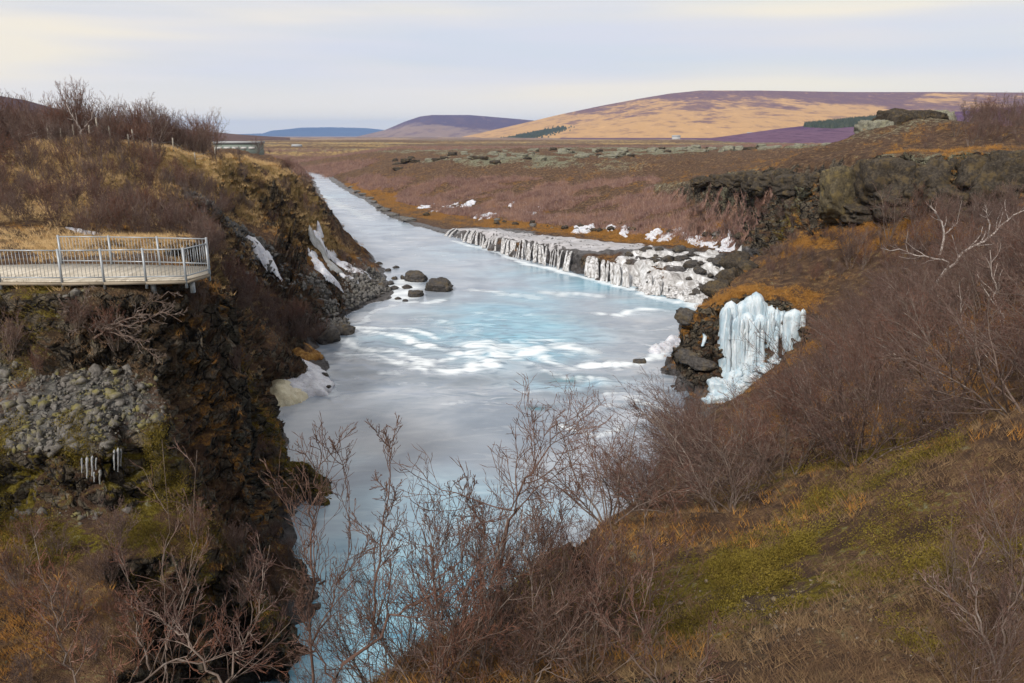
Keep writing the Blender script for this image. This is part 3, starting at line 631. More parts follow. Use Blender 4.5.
s1 = M.noise(1, 3, .5, P, stretch=(.10, .12, 1), dist=1.4); s2 = M.noise(1, 4, .55, P, stretch=(.30, .85, 1), dist=1.6); s3 = M.noise(9, 3, .5, P, stretch=(.01, .01, 1))
c = M.ramp(s1, (.3, (.18, .22, .275)), (.47, (.25, .29, .345)), (.66, (.37, .40, .45)))
c = M.mix(M.rng(s2, .52, .8, 0, .25), c, (.62, .64, .66)); c = M.mix(M.rng(s3, .5, .75, 0, .3), c, (.46, .43, .40)); s4 = M.noise(1, 3, .55, cb.outputs[0], stretch=(9, 60, 1), dist=.6); c = M.mix(M.rng(s4, .52, .75, 0, .16), c, (.17, .205, .25))
tm = M.math('ADD', tq, M.math('MULTIPLY', M.math('SUBTRACT', s1, .5), .9))
c = M.mix(M.rng(tm, .1, 1.0, 0, .95), c, M.ramp(s2, (.3, (.09, .28, .41)), (.7, (.27, .49, .60))))
c = M.mix(M.math('MULTIPLY', M.rng(s2, .32, .5, .85, 0), rp), c, (.13, .18, .235)); c = M.mix(M.rng(dp, .1, .6, 0, .75), c, (.13, .17, .21)); c = M.mix(M.rng(dp, .6, 1.0, 0, .9), c, (.02, .15, .20))
fm = M.math('ADD', fo, M.math('MULTIPLY', M.math('MULTIPLY', M.math('SUBTRACT', s2, .5), 1.1), rp)); fm = M.math('ADD', fm, M.math('MULTIPLY', M.math('SUBTRACT', s2, .5), .5))
c = M.mix(M.rng(fm, .18, 1.0), c, (.74, .79, .82))
M.base(c); M.rough(M.rng(fm, .2, .8, .2, .75)); M.b.inputs['Specular IOR Level'].default_value = .5
M.bump(s2, .08, .3)
river = mesh_obj('river', Vw[used], fc, M.m, attrs={'water_a': wa, 'water_b': wb})
tag(river, 'wide milky turquoise river with white rapids', 'river', kind='structure')
# ------------------------------------------------------------------ bare shrubs and birches
def norm(a): return a / np.maximum(np.linalg.norm(a, axis=-1, keepdims=True), 1e-9)
def curves(rng, p0, d0, L, k, up, jit, pull=None):
    n = len(p0); P = np.zeros((n, k, 3)); P[:, 0] = p0; d = norm(d0); st = (L / (k - 1))[:, None]
    for i in range(1, k):
        d = norm(d + up * np.array([0, 0, 1.0]) + jit * rng.normal(size=(n, 3)) + (0 if pull is None else pull))
        P[:, i] = P[:, i - 1] + d * st
    return P
def sprout(rng, P, Rad, per, t0, t1, ang, lf, k, up, jit, thick, tip, rmin, pull=None):
    n, kk, _ = P.shape; cnt = n * per
    idx = np.repeat(np.arange(n), per); t = t0 + (t1 - t0) * (np.tile(np.arange(per), n) + rng.random(cnt)) / per
    s = t * (kk - 1); i = np.minimum(s.astype(int), kk - 2); f = (s - i)[:, None]
    p = P[idx, i] * (1 - f) + P[idx, i + 1] * f; tg = norm(P[idx, i + 1] - P[idx, i])
    q = norm(np.cross(tg, rng.normal(size=(cnt, 3)))); a = rng.uniform(*ang, cnt)[:, None]
    d = tg * np.cos(a) + q * np.sin(a)
    plen = np.linalg.norm(np.diff(P, axis=1), axis=2).sum(1)[idx]
    Ln = plen * rng.uniform(*lf, cnt) * (1.08 - .6 * t)
    r0 = np.maximum((Rad[idx, i] * (1 - f[:, 0]) + Rad[idx, i + 1] * f[:, 0]) * thick, rmin)
    C = curves(rng, p, d, Ln, k, up, jit, pull)
    return C, r0[:, None] * np.linspace(1, tip, k)[None]
def tubes(P, Rad, sides=3):
    n, k, _ = P.shape; T = norm(np.gradient(P, axis=1)); ref = np.where(np.abs(T[:, :, 2:3]) > .9, np.array([1.0, 0, 0]), np.array([0, 0, 1.0]))
    A = norm(np.cross(T, ref)); B = np.cross(T, A); th = np.arange(sides) * 2 * math.pi / sides
    Vv = P[:, :, None] + Rad[:, :, None, None] * (A[:, :, None] * np.cos(th)[:, None] + B[:, :, None] * np.sin(th)[:, None])
    b = np.arange(n)[:, None, None] * k * sides + np.arange(k - 1)[None, :, None] * sides; s = np.arange(sides)[None, None]; s2 = (s + 1) % sides
    Fc = np.stack([b + s, b + s2, b + s2 + sides, b + s + sides], -1).reshape(-1, 4)
    return Vv.reshape(-1, 3), Fc
def join(parts):
    Vs, Fs, o = [], {}, 0
    for v, f in parts:
        Vs.append(v); Fs.setdefault(f.shape[1], []).append(f + o); o += len(v)
    return np.concatenate(Vs), [np.concatenate(q) for q in Fs.values()]
def shrub_arrays(seed, h, stems=9, spread=.6, per=(7, 7, 3), up=(.10, .12, .15), jit=(.10, .16, .2), r0=.022, rt=.0042, pull=None, base=.25, buds=False, lf=((.4, .75), (.3, .6), (.25, .55))):
    g = np.random.default_rng(seed); a = g.uniform(0, 2 * math.pi, stems); inc = spread * np.sqrt(g.random(stems))
    d = np.stack([np.cos(a) * np.sin(inc), np.sin(a) * np.sin(inc), np.cos(inc)], 1)
    p = np.stack([np.cos(a), np.sin(a), 0 * a], 1) * base * g.random(stems)[:, None]; p[:, 2] = -.15
    P0 = curves(g, p, d, h * g.uniform(.7, 1.1, stems), 8, up[0], jit[0], pull); R0 = (r0 * g.uniform(.6, 1.1, stems))[:, None] * np.linspace(1, .25, 8)[None]
    P1, R1 = sprout(g, P0, R0, per[0], .2, .98, (.35, 1.0), lf[0], 6, up[1], jit[1], .62, .35, rt * 1.3, pull)
    P2, R2 = sprout(g, P1, R1, per[1], .15, 1.0, (.35, 1.0), lf[1], 5, up[2], jit[2], .6, .5, rt, pull)
    stem = [tubes(P0, R0, 5), tubes(P1, R1, 4)]
    tw = [tubes(P2, R2, 3)]
    if per[2]:
        P3, R3 = sprout(g, P2, R2, per[2], .2, 1.0, (.4, 1.0), lf[2], 4, up[2], jit[2], .7, .6, rt * .8, pull)
        if buds: R3 = R3 * np.array([1, .85, 1.5, .4])[None]
        tw.append(tubes(P3, R3, 3))
    return join(stem), join(tw)
def bark(name, cols, lichen, lich_amt):
    m = Mat(name); oi = m.n('ShaderNodeObjectInfo'); n = len(cols)
    c = m.ramp(oi.outputs['Random'], *[(i / max(1, n - 1), q) for i, q in enumerate(cols)])
    b = m.noise(9, 3, .6); c = m.mix(m.rng(b, .52, .72, 0, lich_amt), c, lichen); c = m.mix(m.rng(m.noise(1.3, 2), .35, .65, .55, 0), c, tuple(q * .6 for q in cols[0])); m.base(c); m.rough(.85)
    return m.m
B_STEM = bark('grey_bark', [(.13, .09, .072), (.21, .165, .14), (.11, .075, .06)], (.38, .34, .31), .7)
B_TWIG = bark('purple_brown_twig', [(.105, .054, .042), (.20, .135, .11), (.085, .052, .046), (.19, .082, .052), (.13, .095, .085), (.16, .078, .055)], (.38, .30, .26), .6)
B_PALE = bark('pale_birch_bark', [(.36, .31, .28), (.46, .41, .38)], (.6, .56, .52), .7)
B_RED = bark('reddish_twig', [(.11, .065, .05), (.15, .09, .07)], (.25, .19, .16), .5)
def plant(name, loc, arrays, mats, label, cat, group, rz=0, sc=1, parts=None):
    o = empty(name, loc, rz); o.scale = (sc, sc, sc); tag(o, label, cat, group)
    parts = parts or (('trunk', 'crown') if name == 'birch' else ('branch', 'twig'))
    KIDS[o.name] = [mesh_obj(parts[i], *arrays[i], mats[i], o) for i in range(len(arrays))]
    return o
rnd = random.Random(7)
def in_zone(poly, n, seed, dmin=0.0):
    P = np.array([p[:2] for p in poly]); g = np.random.default_rng(seed); out_ = []; tries = 0
    while len(out_) < n and tries < n * 200:
        tries += 1; q = P.min(0) + g.random(2) * (P.max(0) - P.min(0))
        if not in_poly(np.array([q[0]]), np.array([q[1]]), [tuple(t) for t in P])[0]: continue
        if dmin and any((q[0] - t[0]) ** 2 + (q[1] - t[1]) ** 2 < dmin * dmin for t in out_): continue
        out_.append(q)
    return [np.array([q[0], q[1], float(ground_z(q[0], q[1]))]) for q in out_]
USED = set()
def scatter(pos, protos, label, cat, group, smin, smax, rot=math.pi, rz0=0.0):
    for p in pos:
        pr = protos[rnd.randrange(len(protos))]
        if pr.name in USED: o = copy_tree(pr)
        else: o = pr; USED.add(pr.name)
        s = rnd.uniform(smin, smax); o.location = tuple(p); o.rotation_euler = (0, 0, rz0 + rnd.uniform(-rot, rot)); o.scale = (s, s, s * rnd.uniform(.9, 1.15))
        tag(o, label, cat, group)
def protos(name, n, seed, mats, **k): return [plant(name, (0, 0, -50), shrub_arrays(seed + i, **k), mats, None, None, None) for i in range(n)]
def cull(ps):                            # a prototype the scatter did not use
    for p in ps:
        if p.name not in USED:
            for c in KIDS[p.name]: bpy.data.objects.remove(c)
            bpy.data.objects.remove(p)
dry = lambda ps: [p for p in ps if p[2] > .35]

# thicket on the near right bank, leaning out towards the water
LEFTWARD = np.array([-.07, -.01, 0])
th = protos('willow_shrub', 6, 300, (B_STEM, B_TWIG), h=2.7, stems=9, spread=.95, per=(8, 8, 3), up=(.03, .05, .06), jit=(.12, .17, .2), pull=LEFTWARD, r0=.026, rt=.0044)
th += protos('birch_shrub', 3, 340, (B_STEM, B_TWIG), h=2.3, stems=5, spread=.6, per=(10, 7, 3), up=(.05, .09, .1), jit=(.13, .18, .2), pull=LEFTWARD * .6, r0=.03, rt=.004)
zone = [D(600, 590, 10.8), D(700, 548, 11), D(800, 508, 11), D(900, 458, 10.6), D(1024, 415, 10), D(1230, 400, 10), D(1230, 250, 36), D(1024, 245, 37), D(900, 270, 38), D(842, 322, 37), D(806, 360, 36.5), D(740, 405, 35), D(696, 440, 30), D(640, 505, 21), D(606, 540, 14)]
def screen(p):
    v_ = np.array(p) - np.array([0, 0, H0 * S]); dz = v_[1] * CA - v_[2] * SA; return 512 + F * v_[0] / dz, 341.5 - F * (v_[1] * SA + v_[2] * CA) / dz
def clear_of_ice(p):                      # nothing tall grows right in front of the frozen waterfall
    px, py = screen(np.array(p) + np.array([0, 0, 1.9])); return not (672 < px < 830 and py < np.interp(px, [672, 740, 762, 830], [405, 415, 392, 345]))
pos = [p for p in dry(in_zone(zone, 225, 5, 1.5)) if clear_of_ice(p)]
scatter([p for p in pos if p[1] < 21 * S], th, 'tangled purple brown willow shrub in the thicket above the mossy slope', 'shrub', 'willow shrubs on the lower right bank', .55, 1.2, .7)
scatter([p for p in pos if p[1] >= 21 * S], th, 'leafless red brown willow shrub on the bank beside the frozen waterfall', 'shrub', 'willow shrubs on the bank by the frozen waterfall', .75, 1.1, .9)
cull(th)
# left hill
lh = protos('heath_shrub', 5, 400, (B_STEM, B_TWIG), h=1.9, stems=9, spread=.6, per=(7, 7, 3), r0=.02, rt=.007)
zone = [D(-60, 152, 50), D(30, 154, 48.5), D(70, 165, 47), D(170, 168, 54), D(214, 178, 57), D(225, 205, 52), D(205, 234, 39), D(150, 238, 34), D(100, 236, 33), D(-60, 236, 32)]
scatter(in_zone(zone, 165, 11, 1.4), lh, 'leafless brown shrub on the slope behind the viewing platform', 'shrub', 'shrubs on the slope behind the platform', .55, 1.15)
zone = [D(205, 240, 40), D(235, 262, 45), D(262, 290, 48), D(318, 320, 52.5), D(328, 334, 51.5), D(296, 340, 48.5), D(255, 330, 44), D(226, 290, 38), D(206, 262, 33)]
scatter(in_zone(zone, 70, 12, 1.1), lh, 'dense dark shrub in the gully right of the viewing platform', 'shrub', 'shrubs in the gully by the platform', .7, 1.2)
zone = [D(212, 170, 60), D(262, 178, 68), D(300, 190, 80), D(330, 232, 80), D(318, 240, 74), D(262, 205, 62), D(222, 190, 56)]
scatter(in_zone(zone, 34, 13, 2.0), lh, 'small bare shrub clinging to the headland cliff above the river', 'shrub', 'shrubs on the headland cliff', .45, .85)
zone = [D(338, 262, 74), D(352, 240, 78), D(372, 262, 72.5), D(350, 285, 64)]
scatter(dry(in_zone(zone, 10, 14, 1.2)), lh, 'low bare shrub at the foot of the headland by the gravel point', 'shrub', 'shrubs at the foot of the headland', .4, .7)
zone = [D(0, 300, 20.7), D(215, 292, 23.3), D(250, 350, 25.6), D(280, 420, 27), D(230, 400, 22.8), D(150, 385, 20.6), D(0, 384, 19.4)]
scatter([p for p in in_zone(zone, 24, 15, 1.0) if p[2] < 11.6], lh, 'straggling shrub rooted in the dark cliff under the viewing platform', 'shrub', 'shrubs on the cliff under the platform', .4, .75)
zone = [D(250, 545, 19), D(270, 440, 25.6), D(300, 462, 27.6), D(298, 520, 24), D(286, 590, 18.5), D(262, 650, 15), D(235, 690, 13), D(215, 690, 12.6), D(245, 630, 14.8), D(254, 575, 17.4)]
scatter([p for p in in_zone(zone, 46, 17, .7) if p[2] > .6], lh, 'small reddish shrub overhanging the dark left cliff edge above the water', 'shrub', 'shrubs overhanging the left cliff edge', .28, .6)
zone = [D(0, 530, 15.6), D(120, 530, 15.8), D(250, 548, 18.6), D(252, 600, 16), D(225, 680, 13), D(0, 690, 11.6), D(-60, 690, 11.4), D(-60, 540, 15)]
scatter(in_zone(zone, 26, 16, 1.2), lh, 'grey brown shrub on the low mossy terrace across the channel', 'shrub', 'shrubs on the low terrace across the channel', .35, .7)
zone = [D(690, 236, 88), D(752, 247, 71), D(800, 232, 57), D(775, 215, 72), D(722, 209, 89), D(690, 205, 102)]
scatter(in_zone(zone, 60, 18, 1.2), lh, 'brown heath shrub on the slope between the cascade and the broken lava wall', 'shrub', 'shrubs between cascade and lava wall', .4, .8)
zone = [D(757, 275, 55), D(800, 245, 53), D(880, 245, 44.5), D(860, 268, 42), D(800, 290, 42), D(765, 285, 46)]
scatter(in_zone(zone, 34, 19, 1.2), lh, 'small brown shrub on the slope above the frozen waterfall', 'shrub', 'shrubs above the frozen waterfall', .3, .6)
cull(lh)
# upright birches
cb = protos('birch', 5, 500, (B_STEM, B_TWIG), h=3.6, stems=6, spread=.42, per=(9, 7, 3), up=(.06, .12, .14), r0=.04, rt=.009)
zone = [D(-80, 152, 53), D(30, 150, 52), D(66, 141, 50), D(110, 141, 54), D(160, 146, 58), D(214, 153, 63), D(216, 152, 70), D(150, 145, 66), D(60, 139, 60), D(-80, 145, 62)]
scatter(in_zone(zone, 105, 21, 1.2), cb, 'upright bare birch in the row along the crest of the left hill', 'tree', 'birches along the hill crest', .7, 1.25)
scatter([hit(258 + k * 6, 154) for k in range(3)], cb, 'bare birch beside the long low building', 'tree', 'birches by the low building', .8, 1.0)
zone = [D(868, 142, 96), D(930, 130, 98), D(1024, 130, 100), D(1180, 128, 100), D(1180, 146, 64), D(1024, 149, 63), D(930, 151, 66), D(880, 148, 80)]
scatter([p for p in in_zone(zone, 120, 22, 1.5) if not (855 < screen(p)[0] < 955 and p[1] > 72 * S)], cb, 'reddish bare birch scrub on the plateau above the lava cliff', 'tree', 'birch scrub on the plateau above the cliff', .55, 1.05)
zone = [D(860, 222, 45), D(900, 190, 44.5), D(1024, 180, 39.5), D(1180, 180, 37.5), D(1180, 240, 36), D(1024, 243, 37), D(900, 262, 39), D(850, 262, 43)]
scatter(in_zone(zone, 34, 23, 1.5), cb, 'slender grey birch growing against the foot of the lava cliff', 'tree', 'birches at the foot of the lava cliff', .5, .85)
cull(cb)

# far heath: one mass of twigs nobody could count
def spikes(pos, ht, wd, lean, g):
    n = len(pos); a = g.uniform(0, 2 * math.pi, n); d = norm(np.stack([np.cos(a) * lean, np.sin(a) * lean, np.ones(n)], 1))
    th = g.uniform(0, 6.28, n)[:, None] + np.arange(3)[None] * 2.094
    ring = pos[:, None] + wd[:, None, None] * np.stack([np.cos(th), np.sin(th), 0 * th], -1)
    tip = pos + d * ht[:, None]; Vv = np.concatenate([ring, tip[:, None]], 1).reshape(-1, 3); b = np.arange(n)[:, None] * 4
    Fc = np.concatenate([b + np.array([[0, 1, 3]]), b + np.array([[1, 2, 3]]), b + np.array([[2, 0, 3]])])
    return Vv, Fc
g = np.random.default_rng(77)
zone = [D(345, 181, 214), D(372, 198, 178), D(400, 210, 158), D(450, 217, 133), D(540, 225, 113), D(620, 232, 98), D(700, 239, 83), D(748, 245, 73), D(775, 222, 70), D(722, 208, 92), D(690, 203, 105), D(650, 190, 124), D(660, 180, 140), D(540, 178, 163), D(450, 178, 178), D(395, 178, 192), D(350, 176, 222)]
zp = np.array([p[:2] for p in zone])
def zone_pts(zp, n):
    q = zp.min(0) + g.random((n * 4, 2)) * (zp.max(0) - zp.min(0)); q = q[in_poly(q[:, 0], q[:, 1], [tuple(t) for t in zp])][:n]
    return q
q = zone_pts(zp, 17000); dens = fbm(q[:, 0], q[:, 1], scale=9, octaves=3, seed=33); q = q[dens > -.12]
kk = 16; qq = np.repeat(q, kk, 0); sz = np.repeat(g.uniform(.45, 1.15, len(q)), kk); off = g.normal(size=(len(qq), 2)) * .42 * sz[:, None]
hs_ = np.repeat(np.where(g.random(len(q)) < .16, 2.3, .9), kk); qq = qq + off * (.6 + .4 * hs_)[:, None]; pz = ground_z(qq[:, 0], qq[:, 1])
hh = hs_ * (.95 + .35 * fbm(qq[:, 0], qq[:, 1], scale=7, octaves=2, seed=3)) * sz * g.uniform(.5, 1.2, len(qq)) * np.exp(-(np.hypot(*off.T) / (.7 * sz)) ** 2)
M = Mat('heath_twig_mass'); b1 = M.noise(.25, 5, .65, M.world()); b2 = M.noise(2.6, 3, .6, M.world(), stretch=(1, 1, .3))
c = M.ramp(b1, (.3, (.09, .05, .046)), (.5, (.17, .095, .078)), (.7, (.27, .155, .10))); M.base(M.mix(M.rng(b2, .45, .7, 0, .8), c, (.33, .235, .19)))
ht = mesh_obj('heath', *spikes(np.column_stack([qq, pz - .05]), hh + .12, .04 + .035 * g.random(len(qq)), .45, g), M.m)
tag(ht, 'velvety purple brown heath scrub covering the far bank up to the lava field', 'heath', kind='stuff')
# scrub at the back of the plain and over the lava field
zone = [D(300, 158, 330), D(1100, 152, 330), D(1100, 146, 480), D(240, 146, 480)]; zp = np.array([p[:2] for p in zone])
q = zone_pts(zp, 9000); q = q[fbm(q[:, 0], q[:, 1], scale=40, octaves=3, seed=35) > .0]
kk = 8; qq = np.repeat(q, kk, 0) + g.normal(size=(len(q) * kk, 2)) * 1.1; pz = ground_z(qq[:, 0], qq[:, 1])
q2 = zone_pts(np.array([p[:2] for p in [D(250, 170, 190), D(318, 178, 240), D(345, 174, 250), D(380, 160, 300), D(240, 156, 300)]]), 2600)
q2 = np.repeat(q2, kk, 0) + g.normal(size=(len(q2) * kk, 2)) * .7; pz2 = ground_z(q2[:, 0], q2[:, 1])
qq = np.concatenate([qq, q2]); pz = np.concatenate([pz, pz2])
o = mesh_obj('far_scrub', *spikes(np.column_stack([qq, pz - .1]), g.uniform(.6, 2.0, len(qq)), .10 + .06 * g.random(len(qq)), .5, g), M.m)
tag(o, 'dark scrub scattered over the far plain', 'scrub', kind='stuff')

# grasses, moss and dwarf heath on the banks
def pick(mask, n, rmax, rmin=0.0):
    w = (mask * (Ro < rmax) * (Ro > rmin) * (np.abs(azs[:, None]) < R(44)) * (V[..., 2] > .3)).ravel(); w = np.clip(w - .12, 0, 1)
    i = g.choice(len(w), n, p=w / w.sum()); p = V.reshape(-1, 3)[i].copy(); r = Ro.ravel()[i]
    p[:, :2] += g.normal(size=(n, 2)) * (r * .0022)[:, None]; return p, r, N1.reshape(-1, 3)[i]
def tufts(name, mask, n, rmax, blades, h0, w0, lean, mat, label, far=.012, rmin=0):
    p, r, nn = pick(mask, n, rmax, rmin); s = (1 + r * far) * g.uniform(.6, 1.3, n); P = np.repeat(p, blades, 0); s_ = np.repeat(s, blades)
    P[:, :2] += g.normal(size=(len(P), 2)) * (s_ * h0 * .22)[:, None]
    o = mesh_obj(name, *spikes(P - np.array([0, 0, .03]), s_ * h0 * g.uniform(.5, 1.1, len(P)), s_ * w0, lean, g), mat)
    return tag(o, label, 'grass' if 'grass' in name else name.replace('_', ' '), kind='stuff')
def tint(name, stops, sc=3.0):
    m = Mat(name); m.base(m.mix(.3, m.ramp(m.noise(sc, 3, .7, m.world()), *stops), m.ramp(m.noise(sc * 5, 2, .6, m.world()), *stops))); return m.m
tufts('tawny_grass', ochre * (1 - .7 * rock), 16000, 240, 7, .20, .007, .7, tint('tawny_blade', [(.3, (.15, .065, .02)), (.5, (.31, .145, .035)), (.72, (.5, .29, .08))]), 'tawny orange grass fringing the river banks')
tufts('pale_grass', pale, 12000, 130, 8, .26, .007, .8, tint('straw_blade', [(.3, (.26, .15, .06)), (.5, (.48, .32, .15)), (.72, (.66, .49, .28))]), 'straw coloured grass on the hill crest and ledges')
tufts('dwarf_heath', np.clip(.75 - pale - ochre - scree - rock * np.where(Ro < 45, .3, .8) - lich, 0, 1) * (.5 + nz), 34000, 75, 9, .17, .0035, 1.0, tint('dwarf_heath_twig', [(.3, (.075, .045, .03)), (.5, (.165, .10, .055)), (.72, (.33, .23, .115))]), 'brown dwarf heath and dead grass between the shrubs', far=.03)
# leafy moss and crowberry cushions near the viewpoint
def sprigs(mask, n, rmax, leaves, lh, rmin=0):
    p, r, nn = pick(mask, n, rmax, rmin); s = (1 + r * .05) * g.uniform(.6, 1.4, n); P = np.repeat(p, leaves, 0); s_ = np.repeat(s, leaves)[:, None]
    P = P + g.normal(size=P.shape) * np.array([.05, .05, .035]) * s_ + np.array([0, 0, .03]) * s_
    a = norm(g.normal(size=P.shape) + np.array([0, 0, .8])); b = norm(np.cross(a, g.normal(size=P.shape)))
    w = lh * .32 * s_; l = lh * s_ * g.uniform(.6, 1.3, (len(P), 1)); nrm = np.cross(a, b)
    Vv = np.stack([P, P + a * l * .5 + b * w + nrm * w * .4, P + a * l, P + a * l * .5 - b * w + nrm * w * .4], 1).reshape(-1, 3)
    return Vv, np.arange(len(P) * 4).reshape(-1, 4)
mo = mesh_obj('moss', *sprigs(moss * smooth(-.4, .15, fbm(x, y, scale=.9, octaves=3, seed=123) + .5 * nz) * (1 - .5 * soil), 17000, 48, 18, .013), tint('moss_leaf', [(.28, (.05, .034, .012)), (.42, (.10, .07, .014)), (.54, (.165, .125, .02)), (.7, (.26, .20, .04))], 2.2))
tag(mo, 'green and yellow moss cushions on the near slopes', 'moss', kind='stuff')
# ------------------------------------------------------------------ rocks
import bmesh
def rock_mesh(seed, sub=4, blocky=.35, squash=(1, 1, .75)):
    bm = bmesh.new(); bmesh.ops.create_icosphere(bm, subdivisions=sub, radius=1); Vv = np.array([v.co[:] for v in bm.verts]); Fc = np.array([[v.index for v in f.verts] for f in bm.faces]); bm.free()
    g_ = np.random.default_rng(seed); nrm = norm(g_.normal(size=(18, 3))); lim = g_.uniform(.5, .9, 18)
    for a, l in zip(nrm, lim):
        d = Vv @ a; ov = np.maximum(d - l, 0); Vv = Vv - ov[:, None] * a * (1 - .12)
    n_ = fbm(Vv[:, 0] + seed, Vv[:, 1], Vv[:, 2], scale=.8, octaves=4, seed=seed); n2 = fbm(Vv[:, 0], Vv[:, 1] + seed, Vv[:, 2], scale=.22, octaves=3, seed=seed + 5)
    Vv = Vv * (1 + blocky * .55 * n_ + .15 * n2 - .10 * smooth(.10, 0, np.abs(n_)))[:, None] * np.array(squash)
    return Vv, Fc
def rock_mat(name, dark, mid, light, lichen, la, wet=False):
    m = Mat(name); P = m.world(); a = m.noise(1.4, 5, .65, P); b = m.noise(6, 5, .7, P)
    c = m.ramp(b, (.28, dark), (.5, mid), (.75, light)); c = m.mix(m.rng(a, .48, .66, 0, la), c, lichen); m.base(c); m.bump(b, .6, .12)
    m.rough(.45 if wet else .9); return m.m
R_RIVER = rock_mat('river_basalt', (.018, .017, .017), (.05, .045, .042), (.11, .10, .09), (.10, .075, .04), .6, True)
R_LAVA = rock_mat('lava_rock', (.014, .012, .010), (.045, .037, .029), (.10, .083, .062), (.14, .10, .045), .5)
R_LICH = rock_mat('lichen_lava', (.05, .05, .042), (.17, .165, .13), (.36, .35, .27), (.26, .25, .16), .7)
R_GREY = rock_mat('grey_stone', (.04, .038, .037), (.115, .11, .105), (.24, .23, .22), (.15, .14, .09), .3)
RPROTO = [rock_mesh(900 + i, 4) for i in range(5)]
def block_mesh(seed):
    bm = bmesh.new(); bmesh.ops.create_cube(bm, size=2); bmesh.ops.subdivide_edges(bm, edges=bm.edges[:], cuts=15, use_grid_fill=True); Vv = np.array([v.co[:] for v in bm.verts]); Fc = np.array([[v.index for v in f.verts] for f in bm.faces]); bm.free()
    g_ = np.random.default_rng(seed); r_ = np.linalg.norm(Vv, axis=1); Vv = Vv * (1 - .13 * smooth(1.2, 1.75, r_))[:, None]; Vv[:, :2] *= (1 + .12 * g_.normal() * Vv[:, 2])[:, None]
    for a in norm(g_.normal(size=(5, 3))): d = Vv @ a; Vv = Vv - (np.maximum(d - g_.uniform(.75, 1.05), 0) * .9)[:, None] * a
    k = 1 + .30 * fbm(Vv[:, 0] + seed, Vv[:, 1], Vv[:, 2], scale=.9, octaves=5, seed=seed, gain=.6) - .16 * smooth(.12, .0, np.abs(fbm(Vv[:, 0], Vv[:, 1] + seed, Vv[:, 2] * 1.6, scale=.7, octaves=2, seed=seed + 3)))
    return Vv * k[:, None] * .8, Fc
BPROTO = [block_mesh(950 + i) for i in range(5)]
def boulder(px, py, Y, w, h, d, label, mat=R_RIVER, name='boulder', group=None, sink=.3, rz=None, at=None, v=None):
    P = D(px, py, Y) if at is None else at; Vv, Fc = (BPROTO if 'lava' in name else RPROTO)[rnd.randrange(5) if v is None else v]
    o = mesh_obj(name, Vv * np.array([w / 2, d / 2, h / 1.5]), Fc, mat); z0 = max(float(ground_z(P[0], P[1])), -.05) if at is None else P[2]
    o.location = (P[0], P[1], z0 + h * (.5 - sink)); o.rotation_euler = (0, 0, rnd.uniform(0, 6.28) if rz is None else rz)
    return tag(o, label, 'boulder' if name == 'boulder' else name.replace('_', ' '), group)
def zY(px, py): p = Z(px, py); return p[1] / S
def wb(px, py, w, h, label, grp=None, dx=0, mat=R_RIVER, **k): return boulder(px, py, zY(px, py), w, h, w * .8, label, mat, group=grp, **k)
G = 'boulders off the gravel point'
wb(419, 281, 3.6, 2.2, 'dark grey boulder behind the big brown one off the gravel point', rz=.2, v=0)
wb(438, 290, 4.6, 2.6, 'largest brown boulder standing in the river off the gravel point', rz=.1, v=1)
wb(414, 296, 2.6, 1.5, 'rounded dark boulder in front of the largest brown boulder', v=2)
wb(407, 288, 1.6, .8, 'small brown stone left of the largest boulder', v=3)
wb(403, 279, 1.1, .8, 'small reddish stone touching the dark grey boulder', v=4)
for i, (px, py, w) in enumerate([(395, 279, 1.3), (391, 284, 1.6), (394, 289, 1.5), (383, 291, 1.9), (372, 291, 1.5), (378, 299, 1.3), (366, 300, 1.4), (398, 299, 1.0), (388, 271, 1.5), (396, 268, 1.3), (379, 264, 1.3), (356, 306, 1.3), (405, 301, .9)]):
    wb(px, py, w, w * .5, 'low wet stone at the tip of the gravel point', 'wet stones at the gravel point')
wb(345, 333, 3.4, 2.0, 'dark rock jutting into the river below the gully shrubs', sink=.35)
wb(330, 341, 3.4, 2.2, 'dark mound of rock behind the ice shelf on the left bank', sink=.35)
wb(641, 363, 1.6, .7, 'dark wet stone breaking the surface in the rapids', v=2); wb(655, 349, .9, .4, 'small stone beside the snowy ice lump in mid river')
wb(663, 352, .7, .35, 'smallest stone next to the snowy ice lump in mid river')
for i, (px, py, w, h) in enumerate([(688, 392, 2.4, 1.4), (684, 376, 2.2, 1.8), (690, 360, 2.4, 2.6), (700, 398, 2.2, 1.2)]):
    boulder(px, py, zY(px, py) + .3, w, h, w, 'dark wet rock at the water edge below the frozen waterfall', R_RIVER, group='wet rocks below the frozen waterfall')
for px, py in [(346, 190), (352, 195), (358, 197), (364, 201), (369, 205), (374, 210), (380, 213), (390, 218), (398, 221), (406, 223)]:
    wb(px + 5, py - 1.2, rnd.uniform(1.5, 4.4), rnd.uniform(.7, 1.3), 'grey lava rock edging the far right bank', 'lava rocks along the far right bank', dx=0, mat=R_GREY)
